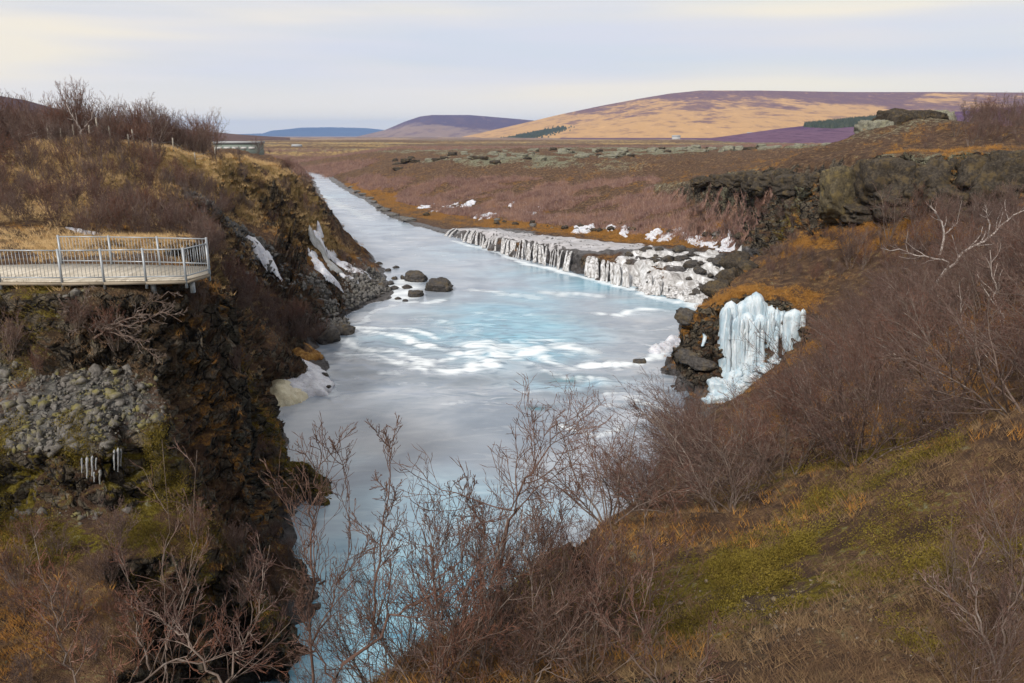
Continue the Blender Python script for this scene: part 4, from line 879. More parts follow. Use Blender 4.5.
# lava blocks of the right cliff
def block(px, py, Y, w, h, d, label, mat=R_LAVA, grp=None, v=None, rz=None):
    P = D(px, py, Y); return boulder(px, py, Y, w, h, d, label, mat, 'lava_block', grp, at=np.array([P[0], P[1] + .5, P[2] - .45]), sink=.5, v=v, rz=rz)
block(843, 190, 49.2, 4.6, 4.4, 3.6, 'big rounded tawny lava block at the corner of the right cliff', rock_mat('tawny_lava', (.03, .026, .02), (.085, .07, .045), (.17, .14, .085), (.20, .15, .06), .6), v=1, rz=.3)
block(884, 182, 47.6, 4.4, 4.2, 4, 'square dark lava block right of the big tawny one', v=0, rz=.1); block(908, 176, 46.6, 4.0, 3.0, 4, 'dark lava block beneath the mossy brow in the middle of the cliff', v=2)
block(905, 197, 46.2, 5.0, 2.2, 4, 'flat lava block under the square dark block', v=3, rz=0); block(950, 178, 44.6, 6, 3.4, 4, 'broad lava block behind the grey birches', v=4, rz=.2)
block(868, 206, 48.4, 5, 1.6, 4, 'low dark slab at the foot of the big tawny block', v=3, rz=.2)
for px, py, Y, w, h in [(985, 172, 43, 5, 3.2), (1015, 170, 41.4, 5.5, 3.2), (1000, 192, 42, 6, 2.4), (1045, 172, 41, 6, 3.4), (960, 195, 43.4, 5, 2.4)]:
    block(px, py, Y, w, h, 4, 'dark lava block in the right end of the cliff', grp='lava blocks in the right end of the cliff')
for i in range(14):
    t = i / 13; px = 690 + t * 123; py = 186 - 10 * t + rnd.uniform(-4, 8); Y = float(np.interp(px, [640, 655, 705, 762, 813], [132, 127, 102, 77, 60])) - 1.0
    P = D(px, py, Y); w = rnd.uniform(3.2, 6.0) * (.6 + Y / 150) * (.6 if px < 735 else .95)
    boulder(0, 0, 0, w, w * .45, w * .8, 'grey lava block in the broken wall left of the cliff', R_LICH if rnd.random() < .0 else R_LAVA, 'lava_block', 'lava blocks of the broken wall', at=np.array([P[0], P[1], P[2]]), sink=.5)
for px, py, Y, w, h in [(878, 132, 91, 8, 4.0), (896, 124, 92, 9, 4.4), (920, 121, 92, 9, 4.2), (942, 122, 93, 8, 3.6), (884, 145, 88, 6, 3.2), (910, 135, 90, 8, 3)]:
    block(px, py, Y, w, h, 7, 'mossy dark lava block of the knoll on the plateau', R_LICH if w < 9 else R_LAVA, 'lava blocks of the knoll')
for i in range(130):                      # crust blocks of the lava field
    px = rnd.uniform(392, 835); Y = 188 * (300 / 188) ** rnd.random(); P = D(px, 158, Y); w = rnd.uniform(2.0, 6.5); dk = rnd.random() < (.75 if px < 450 else .3)
    boulder(0, 0, 0, w, w * rnd.uniform(.25, .5), w * .9, 'dark green grey lava hummock on the lava field' if dk else 'pale lichened lava hummock on the lava field', R_LAVA if dk else R_LICH, 'lava_hummock', 'dark hummocks of the lava field' if dk else 'pale hummocks of the lava field', at=np.array([P[0], P[1], float(ground_z(P[0], P[1]))]), sink=.35)
# stones of the scree
bm = bmesh.new(); bmesh.ops.create_icosphere(bm, subdivisions=1, radius=1); SV = np.array([v.co[:] for v in bm.verts]); SF = np.array([[v.index for v in f.verts] for f in bm.faces]); bm.free()
def stones(name, mask, n, rmax, smin, smax, mat, label, rmin=0):
    p, r, nn = pick(mask, n, rmax, rmin); s = smin * (smax / smin) ** (g.random(n) ** 3.2); s *= 1 + r * .006
    d = SV[None] * (1 + .6 * g.normal(size=(n, len(SV), 1)).clip(-.9, 1.2)) * g.uniform(.55, 1.2, (n, 1, 3)) * s[:, None, None]
    a = g.uniform(0, 6.28, n); ca, sa = np.cos(a)[:, None], np.sin(a)[:, None]; d = np.stack([d[..., 0] * ca - d[..., 1] * sa, d[..., 0] * sa + d[..., 1] * ca, d[..., 2]], -1)
    o = mesh_obj(name, (p[:, None] + d).reshape(-1, 3), (np.arange(n)[:, None, None] * len(SV) + SF[None]).reshape(-1, 3), mat, shade=False)
    return tag(o, label, name.replace('_', ' '), kind='stuff')
stones('scree', scree, 2600, 34 * S, .025, .17, rock_mat('scree_stone', (.045, .04, .036), (.12, .11, .10), (.25, .235, .21), (.16, .14, .045), .9), 'grey stones strewn down the scree under the platform')
stones('gravel', scree, 3500, 82 * S, .06, .26, R_GREY, 'grey gravel of the gully and the point', rmin=36 * S)
stones('pebbles', np.clip(soil, 0, 1), 1300, 14 * S, .006, .035, rock_mat('pebble_stone', (.09, .07, .05), (.18, .14, .10), (.34, .30, .26), (.2, .15, .1), .3), 'pebbles in the bare earth of the near slope')

# ------------------------------------------------------------------ ice and snow
def ice_mat(name, a, b, dirt, da=.5, sc=1.0, streak=(1, 1, .15)):
    m = Mat(name); P = m.world(); n1_ = m.noise(2.2 * sc, 4, .6, P, stretch=streak); n2_ = m.noise(6 * sc, 4, .65, P, stretch=(1.6, 1.6, .3) if streak[2] < 1 else None)
    c = m.mix(m.rng(n1_, .35, .68), a, b); c = m.mix(m.rng(n2_, .56, .72, 0, da), c, dirt); m.base(c); m.rough(.32); m.b.inputs['Specular IOR Level'].default_value = .5
    m.b.inputs['Subsurface Weight'].default_value = .25; m.b.inputs['Subsurface Radius'].default_value = (.05, .08, .1); m.bump(n2_, .8, .12); return m.m
I_ICE = ice_mat('blue_white_ice', (.60, .66, .70), (.36, .48, .56), (.27, .28, .27), .6)
I_SNOW = ice_mat('old_snow', (.64, .65, .69), (.46, .47, .53), (.20, .17, .15), .7, .8, (1, 1, 1))
I_DIRTY_SHADED = ice_mat('dirty_shaded_ice', (.34, .35, .36), (.22, .22, .21), (.22, .18, .15), .7, 1.2)  # dirty ice, darkened further to paint in overhang shade on the icicles
I_CREAM = ice_mat('cream_ice', (.62, .57, .42), (.50, .44, .29), (.45, .40, .30), .6, 1.3, (1, 1, 1))
def column(top, bot, r0_, r1_, seed, k=44, sides=12, lump=.25):
    t = np.linspace(0, 1, k); th = np.arange(sides) * 2 * math.pi / sides; T, H_ = np.meshgrid(t, th, indexing='ij'); top, bot = np.array(top), np.array(bot)
    prof = (r0_ + (r1_ - r0_) * T) * np.where(T < .12, np.sqrt(np.clip(1 - (1 - T / .12) ** 2, .02, 1)), 1)
    n_ = fbm(np.cos(H_) * 1.4 + seed, np.sin(H_) * 1.4, T * np.linalg.norm(top - bot) * .55, scale=.8, octaves=4, seed=seed)
    rib = fbm(np.cos(H_) * 2.6 + seed, np.sin(H_) * 2.6, T * .9, scale=1, octaves=3, seed=seed + 4); rd = prof * (1 + lump * 1.3 * n_ + lump * 1.5 * rib); ax = top + (bot - top) * t[:, None]; wob = min(.10, r0_ * .5) * np.stack([fbm(t * 3 + seed, 0 * t, scale=1, seed=seed), fbm(t * 3, 0 * t + seed, scale=1, seed=seed + 9), 0 * t], 1)
    Vv = (ax + wob)[:, None] + np.stack([np.cos(H_) * rd, np.sin(H_) * rd, 0 * T], -1)
    f = []; 
    for i in range(k - 1):
        for j in range(sides): f.append((i * sides + j, i * sides + (j + 1) % sides, (i + 1) * sides + (j + 1) % sides, (i + 1) * sides + j))
    Vv = Vv.reshape(-1, 3); cap = np.array([[0 * sides + j, (j + 1) % sides, len(Vv)] for j in range(sides)])[:, ::-1]
    return np.concatenate([Vv, [Vv[:sides].mean(0) + np.array([0, 0, .05])]]), [np.array(f)[:, ::-1], cap[:, ::-1]]
def mound(outline, th_, seed, lump=.5, lift=0.0, res=.18, zfun=None, holes=False):
    """a lens of ice or snow lying on the ground inside a plan outline, with real thickness"""
    P_ = np.array([p[:2] for p in outline]); lo = P_.min(0); hi = P_.max(0); nx = max(8, min(90, int((hi - lo)[0] / res))); ny = max(8, min(90, int((hi - lo)[1] / res)))
    xs, ys = np.meshgrid(np.linspace(lo[0] - .1, hi[0] + .1, nx), np.linspace(lo[1] - .1, hi[1] + .1, ny), indexing='ij')
    n_ = fbm(xs, ys, scale=1.1, octaves=4, seed=seed); n3 = fbm(xs, ys, scale=.35, octaves=3, seed=seed + 3)
    wxs, wys = xs + .35 * n_ * min(1, th_ * 3), ys + .35 * n3 * min(1, th_ * 3); ins = in_poly(wxs, wys, [tuple(p) for p in P_])
    if holes: ins &= fbm(xs, ys * .6, scale=.9, octaves=4, seed=seed + 8) > -.12
    ed = np.array(densify([np.array([*p, 0]) for p in P_] + [np.array([*P_[0], 0])], res))[:, :2]; dd = np.full(xs.shape, 1e9)
    for p in ed: dd = np.minimum(dd, np.hypot(wxs - p[0], wys - p[1]))
    dd = np.where(ins, dd, 0); prof = np.sqrt(np.clip(dd / max(th_ * 1.6, .15), 0, 1)); zg = np.maximum(ground_z(xs, ys), -.03) if zfun is None else zfun(xs, ys)
    Zt = zg + lift + th_ * prof * (1 + lump * n_ + .35 * lump * n3) - .03
    keep = ins[:-1, :-1] | ins[1:, :-1] | ins[1:, 1:] | ins[:-1, 1:]; f = grid_faces(nx, ny)[keep.ravel()][:, ::-1]
    if not len(f): f = grid_faces(nx, ny)[:, ::-1]
    base_ = np.where(ins, Zt, zg - .12); Vv = np.stack([xs, ys, base_], -1).reshape(-1, 3); used, inv = np.unique(f, return_inverse=True); inv = inv.reshape(f.shape)
    top = Vv[used]; n = len(top); bot = top.copy(); bot[:, 2] = np.minimum(bot[:, 2] - .06, np.broadcast_to(zg, xs.shape).reshape(-1)[used] - .15)
    e = {}
    for q in inv:
        for a, b in zip(q, np.roll(q, -1)): e[(a, b)] = e.get((a, b), 0) + 1
    side = np.array([(a, b, b + n, a + n) for (a, b) in e if (b, a) not in e])[:, ::-1]
    return np.concatenate([top, bot]), np.concatenate([inv, inv[:, ::-1] + n, side])
# the big frozen waterfall
fw0 = D(752, 370, 39.6); FW = empty('frozen_waterfall', (0, 0, 0)); tag(FW, 'white blue frozen waterfall of thick ice columns hanging over the mossy right bank', 'icefall')
spec = []
for px, t_, b_, w in [(726, 306, 392, .52), (732, 301, 388, .62), (739, 304, 386, .50), (745, 300, 384, .62), (751, 296, 382, .72), (757, 292, 380, .62), (762, 300, 378, .58), (767, 306, 374, .55), (772, 304, 372, .55), (777, 307, 366, .5), (782, 309, 362, .5), (736, 318, 392, .6), (748, 312, 388, .66), (760, 314, 382, .6), (771, 318, 374, .5), (742, 330, 394, .5), (754, 328, 388, .5)]:
    f = (px - 722) / 80; Yt = 40.4 - .5 * f; spec.append((px, t_, b_, w, Yt))
for i, (px, t_, b_, w, Yt) in enumerate(spec):
    fr = .5 if t_ > 311 else 0
    mesh_obj('ice_column', *column(D(px, t_, Yt - fr), D(px + rnd.uniform(-2, 2), b_, Yt - .55 - fr), w * .8, w * rnd.uniform(.8, 1.1), 40 + i, sides=32), I_ICE, FW)
for i in range(26):
    f = rnd.random(); px = 725 + 60 * f; t_ = rnd.uniform(305, 335) + 4 * abs(f - .5); b_ = min(t_ + rnd.uniform(25, 65), 394 - 26 * f); Yt = 39.6 - .5 * f - .25
    mesh_obj('icicle', *column(D(px, t_, Yt), D(px, b_, Yt - .15), rnd.uniform(.10, .2), rnd.uniform(.05, .14), 200 + i, sides=10), I_ICE, FW)
for px, t_, b_, w in [(789, 311, 358, .5), (794, 309, 362, .55), (798, 312, 354, .4), (793, 330, 372, .4)]:
    mesh_obj('ice_column', *column(D(px, t_, 38.9), D(px, b_, 38.6), w * .8, w * .55, int(px)), I_ICE, FW)
mesh_obj('icicle', *column(D(803.5, 309, 38.8), D(802, 346, 38.6), .20, .10, 97, sides=8), I_ICE, FW)
for i, (px, py, w, h, Yt) in enumerate([(735, 378, 2.0, 2.2, 39.2), (722, 390, 2.0, 1.8, 38.9), (730, 396, 2.2, 1.6, 38.6), (714, 398, 1.8, 1.3, 38.5), (742, 386, 1.6, 1.4, 38.6), (720, 404, 1.6, 1.0, 38.2), (736, 404, 1.2, 1.4, 38.1), (708, 402, 1.0, .9, 38.1), (752, 378, 2.0, 1.2, 38.8), (766, 370, 2.2, .9, 38.7), (780, 362, 1.6, .7, 38.7), (803, 350, .9, 1.1, 38.9)]):
    Vv, Fc = rock_mesh(1300 + i, 4, .7); nn_ = fbm(Vv[:, 0] * 2, Vv[:, 1] * 2, Vv[:, 2] * 2, scale=.45, octaves=3, seed=i); Vv = Vv * (1 + .28 * np.abs(nn_))[:, None]
    mesh_obj('ice_apron', Vv * np.array([w / 2, w / 2.4, h / 1.5]) + D(px, py, Yt), Fc, I_ICE, FW)
for px, t_, b_, w in [(706, 330, 346, .22), (709, 336, 358, .24), (712, 343, 362, .2), (704, 352, 366, .18), (715, 372, 384, .2), (708, 380, 392, .2)]:
    P = D(px, t_, 41.0); o = mesh_obj('icicle', *column(D(px, t_, 41.2), D(px - 3, b_, 40.4), w * .8, w * .5, int(px), sides=8), I_ICE)
    tag(o, 'small ice streak on the dark rock left of the frozen waterfall', 'icicle', 'ice streaks left of the frozen waterfall')
# icicles over the hollow in the left cliff
IC = empty('icicle_curtain', (0, 0, 0)); tag(IC, 'small grey icicles hanging over the dark hollow in the left cliff', 'icicles')
for px, t_, b_, w in [(82, 458, 473, .06), (87, 457, 478, .08), (92, 456, 476, .07), (96, 458, 470, .05), (100, 470, 484, .08), (94, 472, 482, .06), (114, 450, 470, .06), (118, 448, 472, .07), (121, 449, 466, .05)]:
    yy = hit(px, (t_ + b_) / 2)[1] / S - .01; mesh_obj('icicle', *column(D(px, t_, yy), D(px, b_, yy), w * .6, w * .25, int(px), sides=8, lump=.12), I_DIRTY_SHADED, IC)
# ice shelf on the left water edge: snow above, cream bulge below, mossy cap
SHL = empty('ice_shelf', (0, 0, 0)); tag(SHL, 'snowy ice shelf with a cream yellow bulge on the left water edge', 'ice shelf')
flat = lambda h0: (lambda xs, ys: np.full(xs.shape, h0))
mesh_obj('snow_cover', *mound([Z(258, 362), Z(300, 358), Z(326, 374), Z(333, 386), Z(322, 396), Z(296, 398), Z(276, 398), Z(262, 384)], .75, 71, .5, zfun=flat(.1)), I_SNOW, SHL)
mesh_obj('cream_bulge', *mound([Z(262, 384), Z(292, 384), Z(312, 390), Z(310, 399), Z(292, 406), Z(268, 408), Z(254, 398)], .85, 72, .5, zfun=flat(-.05)), I_CREAM, SHL)
for px, py, w in [(329, 392, .5), (326, 381, .8)]: wb(px, py, w, w * .6, 'small dark stone frozen into the snowy ice shelf', 'stones in the ice shelf', at=Z(px, py) + np.array([0, 0, .35]))
M = Mat('mossy_hummock'); a_ = M.noise(2.2, 5, .65, M.world()); M.base(M.ramp(a_, (.3, (.06, .03, .012)), (.5, (.22, .11, .03)), (.7, (.36, .22, .07)))); M.bump(a_, .9, .2)
tag(mesh_obj('hummock', *mound([Z(266, 352), Z(288, 345), Z(312, 352), Z(322, 362), Z(304, 368), Z(280, 366), Z(262, 362)], .55, 74, .8, zfun=flat(.45)), M.m), 'low brown mossy hummock above the ice shelf', 'hummock')
# ice streaks down the headland
def streak(pts_, w0, w1, seed, mat=I_SNOW, th=.28):
    c_ = np.array(densify(pts_, .35)); t = np.linspace(0, 1, len(c_)); wd = (w0 + (w1 - w0) * t) * (1 + .35 * fbm(t * 9, 0 * t, scale=1, seed=seed)); tg_ = norm(np.gradient(c_[:, :2], axis=0)); nr = np.stack([-tg_[:, 1], tg_[:, 0]], 1)
    a = c_[:, :2] + nr * wd[:, None]; b = (c_[:, :2] - nr * wd[:, None])[::-1]; return mound(list(a) + list(b), th, seed, .6, .05)
def hits(*ps): return [hit(*p) for p in ps]
STREAKS = [('long narrow ice streak down the gully beside the platform', [(252, 238), (259, 248), (266, 257), (276, 266)], .35, .85), ('broad white ice tongue lowest on the headland slope', [(313, 253), (320, 264), (328, 275), (335, 284)], .5, 1.1),
           ('thin ice trickle falling from the top of the headland cliff', [(319, 224), (320, 234), (321, 246)], .35, .55), ('long ice tongue reaching the gravel point', [(322, 247), (333, 257), (342, 265), (354, 272), (370, 278)], .5, 1.0),
           ('brownish ice ribs between the two ice tongues', [(318, 244), (326, 256), (333, 266), (338, 272)], .5, .9), ('short ice tongue at the base of the headland slope', [(340, 274), (348, 279), (357, 283)], .5, .8), ('faint ice streak left of the headland trickle', [(310, 230), (314, 238), (319, 245)], .3, .4)]
for i, (lb, ps, a, b) in enumerate(STREAKS):
    tag(mesh_obj('ice_streak', *streak([D(px, py, Y_) for (px, py), Y_ in zip(ps, [hit(*p)[1] / S for p in ps])], a, b, 130 + i, I_DIRTY_SHADED if 'brown' in lb or 'faint' in lb else I_SNOW), I_DIRTY_SHADED if 'brown' in lb or 'faint' in lb else I_SNOW), lb, 'ice streak')
# snow patches on the right bank
def patch(px, py, w, d, lb, grp=None, th=.45, tilt=0.0, mat=None):
    mat = mat or I_SNOW; th *= .5
    c_ = hit(px, py); k = 22; a = np.linspace(0, 2 * math.pi, k, endpoint=False); s_ = rnd.randrange(999); rr_ = 1 + .5 * np.array([rnd.uniform(-1, 1) for _ in a])
    o_ = [np.array([c_[0] + w * .5 * r_ * math.cos(q) + tilt * math.sin(q) * w * .4, c_[1] + d * .5 * r_ * math.sin(q)]) for q, r_ in zip(a, rr_)]
    return tag(mesh_obj('snow_patch', *mound(o_, th, s_, .7, .02, res=max(.10, w / 40), holes=w > 2.1), mat), lb, 'snow patch', grp)
SN = 'snow patches on the right bank'
for px, py, w, d in [(425, 207, 3, 8), (433, 204, 2.2, 7), (447, 207, 2.4, 8), (455, 205, 2.6, 9), (465, 207, 2.6, 8), (470, 204, 2, 7), (512, 204, 1.4, 4), (540, 211, 1.6, 4), (532, 213, 2, 4), (440, 211, 3, 5)]:
    patch(px, py, w, d, 'small snow patch among the orange grass at the upstream right bank', SN, .4, rnd.uniform(-.3, .9))
patch(486, 217, 5.0, 9, 'largest snow patch above the upstream end of the waterfall ledge', None, .9)
patch(582, 231, 3.2, 7, 'slanting snow patch between heath and wet terrace', None, .9, .8); patch(611, 228, 1.6, 5, 'narrow snow patch beside a dark hollow above the terrace', None, .8, .3); patch(625, 231, 1.6, 6, 'narrow tilted snow strip above the terrace', None, .8, .8)
for px, py, w in [(652, 236, 1.8), (657, 232, 1.4), (670, 236, 2.0), (677, 232, 1.6), (686, 236, 1.2), (700, 240, 1.8), (710, 244, 2.2), (716, 241, 1.4), (726, 246, 2.0), (722, 250, 2.2), (664, 240, 1.4), (692, 243, 1.3)]:
    patch(px, py, w, rnd.uniform(3, 5), 'snow patch in the rocks behind the cascades', 'snow patches behind the cascades', .4, rnd.uniform(0, .8))
patch(88, 233, 1.8, 1.2, 'lone white snow patch behind the viewing platform', None, .22)
for i in range(44):                       # dark rocks strewn through the snowy orange strip
    px = rnd.uniform(412, 740); c_ = hit(px, rnd.uniform(203, 216) if px < 480 else rnd.uniform(219, 224) + (px - 480) * .07); w = rnd.uniform(.5, 1.5)
    boulder(0, 0, 0, w * 1.4, w * .7, w, 'dark lava rock in the orange grass of the right bank', R_LAVA if i % 3 else R_GREY, group='lava rocks in the orange grass', at=c_, sink=.25)
o = tag(mesh_obj('ice_lump', *mound([Z(648, 352), Z(662, 343), Z(676, 338), Z(684, 343), Z(676, 350), Z(660, 355)], .9, 333, .8, zfun=flat(-.1)), I_SNOW), 'snowy lump of ice in the river before the dark bank', 'ice lump')
# ------------------------------------------------------------------ waterfalls over the lava ledge
M = Mat('falling_water'); P = M.world(); a_ = M.noise(1.6, 4, .6, P, stretch=(2.2, 2.2, .12)); M.base(M.ramp(a_, (.34, (.14, .125, .115)), (.47, (.38, .375, .37)), (.66, (.64, .64, .66)))); M.rough(.5); W_FALL = M.m
M = Mat('cascade_water'); P = M.world(); a_ = M.noise(1.3, 5, .68, P, stretch=(1.0, .4, .6), dist=.8); b_ = M.noise(.5, 3, .6, P); M.base(M.mix(M.rng(b_, .45, .65, 0, .5), M.ramp(a_, (.3, (.11, .10, .095)), (.45, (.34, .335, .33)), (.64, (.72, .73, .75))), (.30, .285, .28))); M.rough(.45); W_CASC = M.m
def strand(top, bot, w0, w1, seed, k=14, m=5):
    g_ = np.random.default_rng(seed); t = np.linspace(0, 1, k); top, bot = np.array(top), np.array(bot); out_ = bot - top; hz = out_ * np.array([1, 1, 0]); ln = max(np.hypot(*hz[:2]), .1)
    c_ = top[None] + hz[None] * (t ** .7)[:, None]; c_[:, 2] = top[2] + out_[2] * t ** 1.7; c_ += np.stack([.12 * fbm(t * 3 + seed, t * 0, scale=1, seed=seed), 0 * t, .1 * fbm(t * 4, t * 0 + seed, scale=1, seed=seed)], 1)
    side = np.array([-hz[1], hz[0], 0]) / ln; fw = hz / ln; w = (w0 + (w1 - w0) * t) * (1 + .25 * fbm(t * 5, 0 * t + seed, scale=1, seed=seed + 2)); th_ = np.arange(m * 2) * math.pi / m
    Vv = c_[:, None] + side[None, None] * (np.cos(th_)[None, :] * w[:, None])[..., None] + (fw * .8 + np.array([0, 0, .6]))[None, None] * (np.sin(th_)[None, :] * np.minimum(w, .16)[:, None])[..., None]
    f = [(i * 2 * m + j, i * 2 * m + (j + 1) % (2 * m), (i + 1) * 2 * m + (j + 1) % (2 * m), (i + 1) * 2 * m + j) for i in range(k - 1) for j in range(2 * m)]
    return Vv.reshape(-1, 3), np.array(f)
lip = [D(450, 230, 112), D(466, 232, 105.5), D(494, 237, 97), D(527, 241, 88.6), D(560, 248, 82.6), D(590, 255, 77.4), D(612, 261, 73.6), D(632, 268, 70.6)]
ft = [Z(446, 235), Z(464, 240), Z(492, 249.5), Z(525, 258.5), Z(560, 268.5), Z(588, 275.5), Z(608, 281), Z(634, 289)]
lip_r, ft_r = resample(lip, 400), resample(ft, 400)
FALLS = [('thin waterfall at the upstream end of the lava ledge', .02, .13, 5, .5), ('grey waterfall spreading over low steps of the upstream ledge', .17, .30, 7, .5), ('pale slanting waterfall left of the brightest one', .32, .43, 8, .45),
         ('brightest broad waterfall under the white crest of the ledge', .44, .55, 11, .55), ('row of thin white strands in the middle of the ledge', .56, .66, 9, .35), ('waterfall of separate strands left of the bare dark rock', .665, .76, 8, .3),
         ('single short waterfall on the right of the bare dark rock', .835, .862, 3, .5), ('fan shaped waterfall at the downstream corner of the ledge', .885, .985, 11, .5)]
for i, (lb, a, b, n, w) in enumerate(FALLS):
    prt = []
    for k in range(n):
        wv = rnd.choice([.25, .4, .6, .9, 1.3]) * (.8 if rnd.random() < .5 else 1)
        u_ = (a + (b - a) * (k + rnd.uniform(.2, .8)) / n); q = min(399, int(u_ * 399)); T_ = lip_r[q] + np.array([rnd.uniform(-.3, .3), .3, .05]); B_ = ft_r[q] + np.array([rnd.uniform(-1.3, .2) * (1.2 - .8 * q / 399), rnd.uniform(-.6, .2), -.05]); T_[2] = max(float(ground_z(T_[0], T_[1])) + .12, T_[2] - .3)
        prt.append(strand(T_, B_, w * wv * .45, w * wv * rnd.uniform(.6, 1.0), 700 + i * 20 + k))
    V_, F_ = join(prt); tag(mesh_obj('waterfall', V_, F_, W_FALL), lb, 'waterfall')
# wet terrace feeding the ledge, and the cascades tumbling down right of it
def sheet(outline, lift, seed, mat, name, lb, cat, rough, res=.3, kind=None):
    P_ = np.array([p[:2] for p in outline]); V_, F_ = mound(outline, .09, seed, rough, lift, res); return tag(mesh_obj(name, V_, F_, mat), lb, cat, kind=kind)
M = Mat('terrace_film'); a_ = M.noise(.5, 5, .65, M.world(), stretch=(.5, 1.6, 1), dist=.8); M.base(M.ramp(a_, (.3, (.20, .19, .19)), (.5, (.36, .35, .36)), (.64, (.46, .45, .47)), (.76, (.8, .81, .83)))); M.rough(.35); W_TERR = M.m
sheet([D(452, 227, 114), D(480, 227, 108), D(530, 231, 100), D(580, 239, 90), D(645, 243, 86), D(652, 252, 80), D(600, 252, 79), D(560, 246, 83.4), D(494, 236, 97.6), D(464, 231, 106)], -.02, 91, W_TERR, 'terrace_water', 'thin sheet of pale water running over the flat lava terrace', 'water', .3, .5, 'structure')
cz = [D(612, 258, 75.5), D(650, 254, 77), D(700, 257, 74.5), D(742, 262, 70.5), D(738, 275, 68), D(735, 297, 65), Z(712, 305), Z(690, 302.5), Z(660, 296), Z(634, 290), D(628, 268, 71.5)]
def cas_z(xs, ys):
    b0 = np.maximum(ground_z(xs, ys), -.1); st = .62; q = b0 / st + .95 * fbm(xs, ys, scale=2.6, octaves=4, seed=67); return (np.floor(q) + smooth(.55, 1.0, q - np.floor(q)) - .95 * fbm(xs, ys, scale=5.0, octaves=2, seed=68)) * st * .75 + b0 * .25 + .16 * fbm(xs, ys, scale=1.8, octaves=4, seed=66) + .05
V_, F_ = mound(cz, .16, 95, .3, .0, .14, cas_z); tag(mesh_obj('cascade', V_, F_, W_CASC), 'broad white cascade tumbling over rocks at the right bank', 'cascade')
for i in range(48):
    while True:
        q = np.array([rnd.uniform(min(p[0] for p in cz), max(p[0] for p in cz)), rnd.uniform(min(p[1] for p in cz), max(p[1] for p in cz))])
        if in_poly(q[:1], q[1:], [tuple(p[:2]) for p in cz])[0]: break
    w = rnd.choice([.6, .8, 1.0, 1.3, 1.9]); zz = float(cas_z(q[:1], q[1:])[0])
    boulder(0, 0, 0, w * 1.5, w * .6, w, 'dark wet rock parting the white water of the cascade', R_RIVER, 'cascade_rock', 'rocks in the cascade', at=np.array([q[0], q[1], zz + .1]), sink=.3)
for k, (px, Yk) in enumerate([(655, 68.5), (672, 67.5), (690, 66.4), (700, 66), (712, 65.6), (725, 65.5), (735, 66), (642, 70), (660, 73), (690, 71), (715, 70)]):
    prt = []
    for j in range(6):
        T_ = at_depth(px + rnd.uniform(-8, 8), 270, Yk + rnd.uniform(-.6, .6)); T_[2] = float(cas_z(T_[:1], T_[1:2])[0]) + .25; B_ = T_ + np.array([rnd.uniform(-.6, .3), -rnd.uniform(1.2, 2.6), 0]); B_[2] = max(float(cas_z(B_[:1], B_[1:2])[0]), -.05)
        prt.append(strand(T_, B_, rnd.uniform(.12, .3), rnd.uniform(.2, .5), 900 + k * 10 + j))
    V_, F_ = join(prt); tag(mesh_obj('waterfall', V_, F_, W_FALL), 'little white fall among the dark rocks of the cascade', 'waterfall', 'little falls in the cascade')
for px, py, Y, w in [(735, 292, 57, 3.4), (742, 282, 60, 3.2), (728, 302, 52, 2.8), (716, 308, 47, 2.6), (746, 296, 52, 3)]:
    boulder(px, py, Y, w, w * .7, w, 'mossy brown rock between the cascade and the frozen waterfall', R_LAVA, group='mossy rocks above the frozen waterfall')

# ------------------------------------------------------------------ viewing platform
PL = empty('viewing_platform', tuple(Z(130, 272, 10))); tag(PL, 'pale plank viewing platform with a galvanised railing on the left cliff', 'viewing platform')
org = np.array(PL.location)
M = Mat('weathered_boards'); a_ = M.noise(1.2, 4, .6, M.world(), stretch=(6, .6, 1)); wv = M.n('ShaderNodeTexWave'); wv.inputs['Scale'].default_value = 2.2; M.link(M.world(), wv.inputs['Vector']); M.base(M.ramp(a_, (.3, (.36, .315, .25)), (.5, (.49, .44, .36)), (.7, (.58, .53, .45)))); M.bump(M.rng(wv.outputs['Fac'], 0, .12), .8, .02); M_DECK = M.m
M = Mat('galvanised_steel'); M.base((.33, .355, .38)); M.b.inputs['Metallic'].default_value = .35; M.rough(M.rng(M.noise(8), .3, .7, .35, .6)); M_STEEL = M.m
M = Mat('dark_beam'); M.base((.26, .22, .17)); M_BEAM = M.m
fr = [Z(px, py, 10) for px, py in [(-90, 280.2), (0, 280.6), (62, 281), (104, 280.5), (146, 279.9), (186, 279.3), (209, 272.5)]]
bk = [Z(px, py, 10) for px, py in [(209, 266.5), (160, 265), (112, 264), (62, 263.5), (0, 265), (-90, 262)]]
def slab(poly, z0, z1):
    a = [np.array([p[0], p[1], z1]) - org for p in poly]; b = [np.array([p[0], p[1], z0]) - org for p in poly]; n = len(poly); Vv = np.array(a + b); c0 = Vv[:n].mean(0); c1 = Vv[n:].mean(0)
    Vv = np.concatenate([Vv, [c0, c1]]); t = np.array([(i, (i + 1) % n, 2 * n) for i in range(n)] + [((i + 1) % n + n, i + n, 2 * n + 1) for i in range(n)]); s_ = np.array([(i, i + n, (i + 1) % n + n, (i + 1) % n) for i in range(n)]); return Vv, [t, s_]
zd = 10 * S; mesh_obj('deck', *slab(fr + bk, zd - .05, zd), M_DECK, PL, shade=False)
def bar(a, b, w, h):
    a, b = np.array(a) - org, np.array(b) - org; t = norm(b - a); u_ = norm(np.cross(t, [0, 0, 1.0])) if abs(t[2]) < .95 else np.array([1.0, 0, 0]); v_ = np.cross(u_, t); c_ = [(-w, -h), (w, -h), (w, h), (-w, h)]
    Vv = np.array([p + u_ * i / 2 + v_ * j / 2 for p in (a, b) for i, j in c_]); return Vv, np.array([(0, 1, 2, 3)[::-1], (4, 5, 6, 7)] + [(i, (i + 1) % 4, (i + 1) % 4 + 4, i + 4) for i in range(4)])
